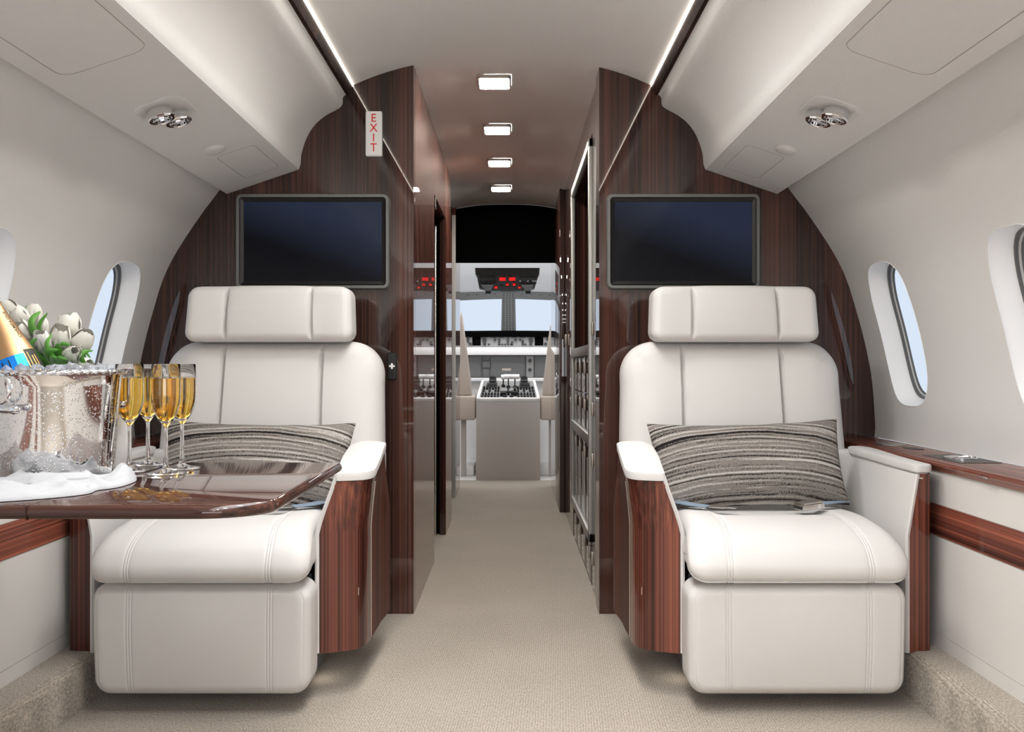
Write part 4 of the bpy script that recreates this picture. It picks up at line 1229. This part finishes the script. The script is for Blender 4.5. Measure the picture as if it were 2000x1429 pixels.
w = struct(mb, 'window_17', M['greyhull'])
rv = MB()
for cxr in (-.040, -.012, .012, .040):
    for k in range(19): rv.box(XK+cxr-.004, XK+cxr+.004, YW-.005, YW-.001, zb+.015+k*.0185, zb+.0235+k*.0185)
for k in range(14):
    x = XK-.50+k*.077; rv.box(x-.005, x+.005, YW-.004, YW, zt0-.010+arch(x), zt0-.002+arch(x))
rv.build('rivets', M['rivet'], w, 0)
g = MB(); g.box(-.95, .90, YW+.02, YW+.026, zb, zt1+.02); g.build('windscreen_glass', M['pane'], w, 0)
# glareshield
mb = MB(); a, z0 = P(0, 658, 7.45); a, z1 = P(0, 646, 7.45)
pts = []
for i in range(21):
    x = -.9 + 1.8*i/20; pts.append((x, z1 - .015*((x-XK)/.9)**2))
mb.prism(pts + [(.9, z0), (-.9, z0)], 'y', 7.38, 7.75, .004)
single(mb, 'glareshield', M['matte'], 'long black glareshield hood under the cockpit windows', 'glareshield', (XK, 7.4, z0))
# autopilot strip
YI = 7.40
def box_px(mb, x0, x1, y0, y1, Y, d0, d1, bev=0):
    a, b = P(x0, y0, Y), P(x1, y1, Y); mb.box(a[0], b[0], Y-d1, Y-d0, b[1], a[1], bev)
I = thing('instrument_strip', (XK, YI, .97), 'pale grey instrument strip with knobs and two small dark screens under the glareshield', 'instrument panel')
mb = MB(); box_px(mb, 800, 1180, 658.3, 677.5, YI, -.05, 0); mb.build('panel', M['lgrey'], I, 0)
for (x0, x1) in ((922.5, 939), (1044.5, 1061)):
    m = MB(); box_px(m, x0, x1, 656.5, 674.5, YI, 0, .004, .001); m.build('small_screen', M['matte'], I)
def knob(par, x, y, r, Y=YI, mt='dgrey', nm='knob', d=.018):
    a, b = P(x, y, Y); m = MB(); m.lathe([(r, 0), (r, d*.8), (r*.85, d), (0, d)], 14, Matrix.Translation((a, Y-.001, b)) @ Matrix.Rotation(PI/2, 4, 'X')); return m.build(nm, M[mt], par)
for x, y, r in ((918.5, 671.5, .013), (946.5, 671.5, .013), (966.5, 663.5, .010), (1007, 663.5, .010), (1036.5, 671.5, .013), (1065.5, 671.5, .013)): knob(I, x, y, r)
k = 0
for x, y, w_, h_ in ([(914, 659, 4, 3), (914, 663, 4, 3), (914, 667, 4, 3), (946, 658, 8, 2.5), (946, 662, 8, 2.5), (946, 666, 8, 2.5), (955, 672, 4, 2.5), (1037, 658, 8, 2.5), (1037, 662, 8, 2.5), (1037, 666, 8, 2.5), (1069, 659, 4, 3), (1069, 663, 4, 3)]
                     + [(975 + 5.8*i, 672.5, 4, 2.5) for i in range(5)] + [(975, 663, 4, 3), (975, 668, 4, 3), (992, 658, 4, 3), (992, 663, 4, 3), (992, 668, 4, 3), (1000, 668, 4, 3), (1000, 672.5, 4, 3), (1016, 663, 4, 3), (1021, 669, 4, 10), (1026, 672.5, 4, 3)]):
    m = MB(); box_px(m, x-w_/2, x+w_/2, y-h_/2, y+h_/2, YI, 0, .008); m.build('button', M['dgrey'], I, 0)
for x in (963, 980, 1004.5, 1021):
    m = MB(); box_px(m, x-7, x+7, 656, 660, YI, 0, .003); d_ = m.build('readout', M['lgrey'], I, 0)
    m = MB(); box_px(m, x-5.8, x+5.8, 656.7, 659.3, YI, .003, .004); m.build('readout_window', M['dgrey'], d_, 0)
# white shelf below
mb = MB(); a, z1 = P(0, 677.8, 7.3); a, z0 = P(0, 693, 7.3); mb.box(-.9, .88, 7.3, 7.55, z0, z1, .006)
single(mb, 'cockpit_shelf', M['white'], 'bright white shelf across the cockpit under the instrument strip', 'shelf', (XK, 7.3, z0))
# grey lower panels
YG = 7.36
I = thing('lower_instrument_panel', (XK, YG, .66), 'grey lower cockpit panel with recessed doors behind the pedestal', 'instrument panel')
mb = MB(); box_px(mb, 800, 1180, 693, 741, YG, -.03, -.004); mb.build('back_panel', M['mgrey'], I, 0)
for x0, x1, y0, y1 in ((880, 940, 695, 737), (959, 1025, 695, 737), (1044, 1110, 695, 737)):
    m = MB(); box_px(m, x0, x1, y0, y1, YG, -.004, .006, .003); m.build('door', M['mgrey'], I)
m = MB(); box_px(m, 942, 957, 705, 718, YG, -.004, .012, .003); box_px(m, 944, 955, 695, 703, YG, -.004, .004, .002); box_px(m, 944, 955, 720, 737, YG, -.004, .004, .002); m.build('hatch_column', M['mgrey'], I)
m = MB(); box_px(m, 1028, 1042, 695, 737, YG, -.004, .010, .002); c_ = m.build('control_column', M['lgrey'], I)
for y in (704, 722): knob(I, 1035, y, .014, YG-.010, 'dgrey')
m = MB(); box_px(m, 980.5, 998, 719, 723.5, YG, .006, .008); m.build('name_plate', M['cockbeige'], I, 0)
mb = MB(); a, z1 = P(0, 738, 7.25); a, z0 = P(0, 742.5, 7.25); mb.box(-.9, .88, 7.25, 7.34, z0, z1, .003)
single(mb, 'lower_cockpit_rail', M['white'], 'thin white rail behind the throttle levers', 'rail', (XK, 7.25, z0))
mb = MB(); mb.box(-.9, .88, 7.42, 7.46, 0, .70); struct(mb, 'wall_cockpit_footwell', M['white'], smooth=0)

# centre pedestal
YP = 6.62; a0, zt = P(930, 781, YP); a1, zt = P(1055, 781, YP)
T = thing('centre_pedestal', (XK, YP, 0), 'grey fabric centre pedestal with white-rimmed switch panel between the pilot seats', 'control pedestal')
m = MB(); m.box(a0, a1, YP, 7.3, 0, zt-.012, .003); m.build('pedestal_body', M['cockfab'], T)
# sloping top: from (z zt, YP) up to the back
YBk = 7.20; zbk = ZC - (744-714.5)/F*YBk
bx0, _ = P(946, 0, YBk); bx1, _ = P(1040, 0, YBk)
def tp(u, v, h=0.0):
    """u 0..1 across, v 0..1 from front to back on the sloping top"""
    x = lerp(lerp(a0, bx0-.02, v), lerp(a1, bx1+.02, v), u); y = lerp(YP, YBk, v); z = lerp(zt, zbk, v)
    nrm = Vector((0, -(zbk-zt), YBk-YP)).normalized()
    return Vector((x, y, z)) + nrm*h
m = MB()
def slabt(u0, u1, v0, v1, h0, h1):
    q = [(u0, v0), (u1, v0), (u1, v1), (u0, v1)]
    m.add([tp(u, v, h0) for u, v in q] + [tp(u, v, h1) for u, v in q], [(3, 2, 1, 0), (4, 5, 6, 7), (0, 1, 5, 4), (1, 2, 6, 5), (2, 3, 7, 6), (3, 0, 4, 7)])
slabt(0, 1, 0, 1, -.02, -.002); slabt(0, .045, 0, 1, -.02, .012); slabt(.955, 1, 0, 1, -.02, .012); slabt(0, 1, 0, .05, -.03, .012); slabt(0, 1, .95, 1, -.02, .012)
m.build('white_rim', M['white'], T, 20)
m = MB(); slabt(.046, .954, .05, .95, -.004, .001); m.build('switch_plate', M['lgrey'], T, 0)
def blk(u, v, du, dv, h, nm, mt):
    global m
    m = MB(); slabt(u-du, u+du, v-dv, v+dv, .001, h); return m.build(nm, M[mt], T, 0)
for half in (.21, .79):
    for r_, v in enumerate((.12, .24, .42, .54)):
        for k in range(6):
            if r_ == 2 and k in (1, 3): continue
            blk(half - .125 + .05*k, v, .017, .030, .016 + .006*(r_ % 2), 'toggle_switch', 'black' if r_ != 1 else 'dgrey')
    blk(half, .70, .09, .07, .02, 'display_hood', 'dgrey'); blk(half, .685, .075, .035, .022, 'display', 'black')
    blk(half, .85, .055, .06, .03, 'display_hood', 'dgrey')
    # rounded black knob at the back
    c = tp(half, .94, .03); m = MB(); m.lathe([(.028, -.03), (.028, 0), (.022, .014), (0, .02)], 16, Matrix.Translation(c)); m.build('round_knob', M['black'], T)
for u, v, l, w_ in ((.41, .66, .115, .017), (.50, .60, .135, .035), (.615, .60, .135, .035)):
    c = tp(u, v, 0); m = MB(); m.tube([c, c + Vector((0, .02, l*.55))], .005, 8); m.tube([c + Vector((0, 0, 0)), c + Vector((0, .002, .02))], .014, 10)
    lv = m.build('throttle_lever', M['black'], T)
    e = c + Vector((0, .02, l*.55 + .014)); m = MB(); m.tube([e - Vector((w_, 0, 0)), e - Vector((w_*.95, 0, 0)), e + Vector((w_*.95, 0, 0)), e + Vector((w_, 0, 0))], [.012, .018, .018, .012], 12); m.build('lever_grip', M['white'], lv)
for u, v, du, dv, h in ((.42, .22, .05, .05, .03), (.60, .24, .055, .05, .03), (.50, .33, .02, .10, .03), (.61, .36, .02, .07, .04), (.45, .10, .03, .02, .02), (.55, .10, .03, .02, .02), (.5, .38, .09, .04, .006)):
    blk(u, v, du, dv, h, 'selector', 'black')

# overhead switch panel
YO = 6.9
T = thing('overhead_switch_panel', (XK, YO, 1.37), 'dark overhead switch panel with red buttons at the top of the cockpit', 'switch panel')
A = lambda x, y, Y=YO: P(x, y, Y)
def og(x, y, h=0.0):
    """front surface slopes: lower edge nearer the windscreen"""
    Y = YO + .10*(y-536)/36.0
    a, b = P(x, y, Y); return Vector((a, Y-h, b))
def quad(pts, h0, h1):
    m = MB(); m.add([og(x, y, h0) for x, y in pts] + [og(x, y, h1) for x, y in pts], [(3, 2, 1, 0), (4, 5, 6, 7), (0, 1, 5, 4), (1, 2, 6, 5), (2, 3, 7, 6), (3, 0, 4, 7)]); return m
quad([(928, 523.5), (1054, 523.5), (1053, 537), (929, 537)], -.15, .02).build('top_bar', M['black'], T, 0)
quad([(931, 537), (1052, 537), (1044, 563), (936, 563)], -.12, 0).build('panel', M['dgrey'], T, 0)
quad([(936, 563), (1044, 563), (1022, 567.5), (958, 567.5)], -.12, 0).build('lower_edge', M['dgrey'], T, 0)
for half, sg in ((953, 1), (1031, -1)):
    for r_, y in enumerate((541.5, 549, 552.5)):
        for k in range(7):
            if r_ == 1 and k in (1, 2, 4): continue
            x = half - 15 + 5*k
            quad([(x-1.7, y-1.6), (x+1.7, y-1.6), (x+1.7, y+1.6), (x-1.7, y+1.6)], 0, .012).build('switch', M['black'] if not (sg < 0 and r_ == 1) else M['lgrey'], T, 0)
    quad([(half-13, 556), (half+11, 556), (half+9, 562), (half-10, 562)], 0, .015).build('lamp_housing', M['mgrey'], T, 0)
    quad([(half-8, 562), (half+8, 562), (half+6, 568), (half-6, 568)], -.06, .02).build('handle', M['mgrey'], T, 0)
    quad([(half-5, 568), (half+6, 568), (half+5, 574), (half-4, 574)], -.05, .015).build('latch_knob', M['black'], T, 0)
for x, y, w_, h_ in ((981.5, 545, 6, 3), (1000.5, 545, 6, 3), (991, 556, 2.5, 2), (1004, 556, 2.5, 2), (968.5, 561.5, 2.8, 1.8), (1014.5, 561.5, 2.2, 1.6)):
    quad([(x-w_, y-h_), (x+w_, y-h_), (x+w_, y+h_), (x-w_, y+h_)], 0, .014).build('red_button', M['red'], T, 0)
for x, y in ((985, 540.5), (996, 540.5), (979, 558.5), (991, 559.5), (1004, 559.5), (1004, 549)):
    quad([(x-2.5, y-1.5), (x+2.5, y-1.5), (x+2.5, y+1.5), (x-2.5, y+1.5)], 0, .010).build('button', M['black'], T, 0)

# pilot seats
YS = 6.75
def seat(sg, label):
    T = thing('pilot_seat', (XK + sg*.36, YS+.12, 0), label, 'pilot seat')
    if sg < 0: back = [(921, 772), (919, 745), (903, 622), (900.5, 608), (898, 622), (885, 700), (872, 772)]; blk_ = (929, 772.5, 820); leg = (899, 909)
    else: back = [(1060, 772), (1062, 745), (1073.5, 650), (1075.5, 634), (1078, 650), (1090, 705), (1105, 772)]; blk_ = (1055, 772.5, 820); leg = (1073, 1084)
    pts = [P(x, y, YS) for x, y in back]
    m = MB(); m.prism([(p[0], p[1]) for p in pts], 'y', YS, YS+.12, .012, 3); m.build('seat_back', M['cockbeige'], T)
    x0, z1 = P(blk_[0], blk_[1], YS); _, z0 = P(0, blk_[2], YS); x1 = x0 + sg*.26
    m = MB(); m.box(min(x0, x1), max(x0, x1), YS-.02, YS+.4, z0, z1, .018, 3); m.build('seat_base', M['cockbeige'], T)
    m = MB(); u, v = P(leg[0], 0, YS)[0], P(leg[1], 0, YS)[0]; m.box(u, v, YS+.08, YS+.12, .0, z0+.01, .002); m.build('leg', M['cockfab'], T)
seat(-1, 'beige pilot seat seen from behind, left of the centre pedestal')
seat(1, 'beige pilot seat seen from behind, right of the centre pedestal')
# floor track boxes beside the pedestal
for s_, xx, lab in ((-1, 914, 'left'), (1, 1066, 'right')):
    a, b = P(xx, 0, 7.0); mb = MB(); mb.box(a-.05, a+.05, 6.9, 7.35, 0.0005, .07, .01); single(mb, 'rudder_pedal_box', M['white'], 'low white pedal box on the cockpit floor, %s of the pedestal' % lab, 'pedal box', (a, 7.1, .0005))
# round lamps added out of view to brighten the cockpit
for x in (-.55, .5):
    T = thing('cockpit_fill_lamp', (x, 6.55, 1.79), 'flat round lamp added out of view on the cockpit ceiling, %s side' % ('left' if x < 0 else 'right'), 'lamp')
    m = MB(); m.lathe([(0, -.02), (.10, -.018), (.11, 0), (0, 0)], 32, Matrix.Translation((x, 6.55, 1.80))); m.build('diffuser', M['cockfill'], T)
# ---------------------------------------------------------------- light
def area(name, loc, rot, sx, sy, power, col=(1, 1, 1), spread=180):
    l = bpy.data.lights.new(name, 'AREA'); l.shape = 'RECTANGLE'; l.size = sx; l.size_y = sy; l.energy = power; l.color = col; l.spread = math.radians(spread)
    o = bpy.data.objects.new(name, l); COL.objects.link(o); o.location = loc; o.rotation_euler = rot; return o
# soft overhead fill added under the cabin ceiling, no fixture modelled
area('overhead_fill_light', (XO, .9, 1.80), (0, 0, 0), .8, 3.2, 35, (.955, .975, 1), 132)
area('cabin_aft_fill', (XO, -1.6, 1.78), (0, 0, 0), .8, 1.6, 16, (.955, .975, 1), 128)
area('frontal_fill_light', (0, -1.9, .80), (math.radians(97), 0, 0), 1.4, 1.1, 21, (.955, .975, 1))  # broad fill added behind the camera, aimed forward, no real source
area('cockpit_fill_light', (XK, 6.9, 1.72), (0, 0, 0), 1.0, .5, 17, (1, .99, .98))  # fill added above the cockpit, no fixture there
W_ = bpy.data.worlds.new('sky'); sc.world = W_; W_.use_nodes = True
bg = W_.node_tree.nodes['Background']; bg.inputs['Color'].default_value = (.80, .88, 1.0, 1); bg.inputs['Strength'].default_value = .86
# ---------------------------------------------------------------- camera
cam = bpy.data.cameras.new('camera'); co = bpy.data.objects.new('camera', cam); COL.objects.link(co)
cam.sensor_width = 36; cam.lens = 36*F/2000; cam.clip_start = .01
co.location = (0, 0, ZC); co.rotation_euler = (PI/2, 0, 0)
sc.camera = co
vs_ = sc.view_settings; vs_.view_transform = 'Standard'; vs_.look = 'None'; vs_.gamma = 1; vs_.use_curve_mapping = False; vs_.exposure = 0.12
sc.cycles.use_denoising = True
sc.cycles.max_bounces = 14; sc.cycles.diffuse_bounces = 6; sc.cycles.glossy_bounces = 6; sc.cycles.transmission_bounces = 12
sc.cycles.caustics_reflective = False
sc.cycles.sample_clamp_indirect = 8
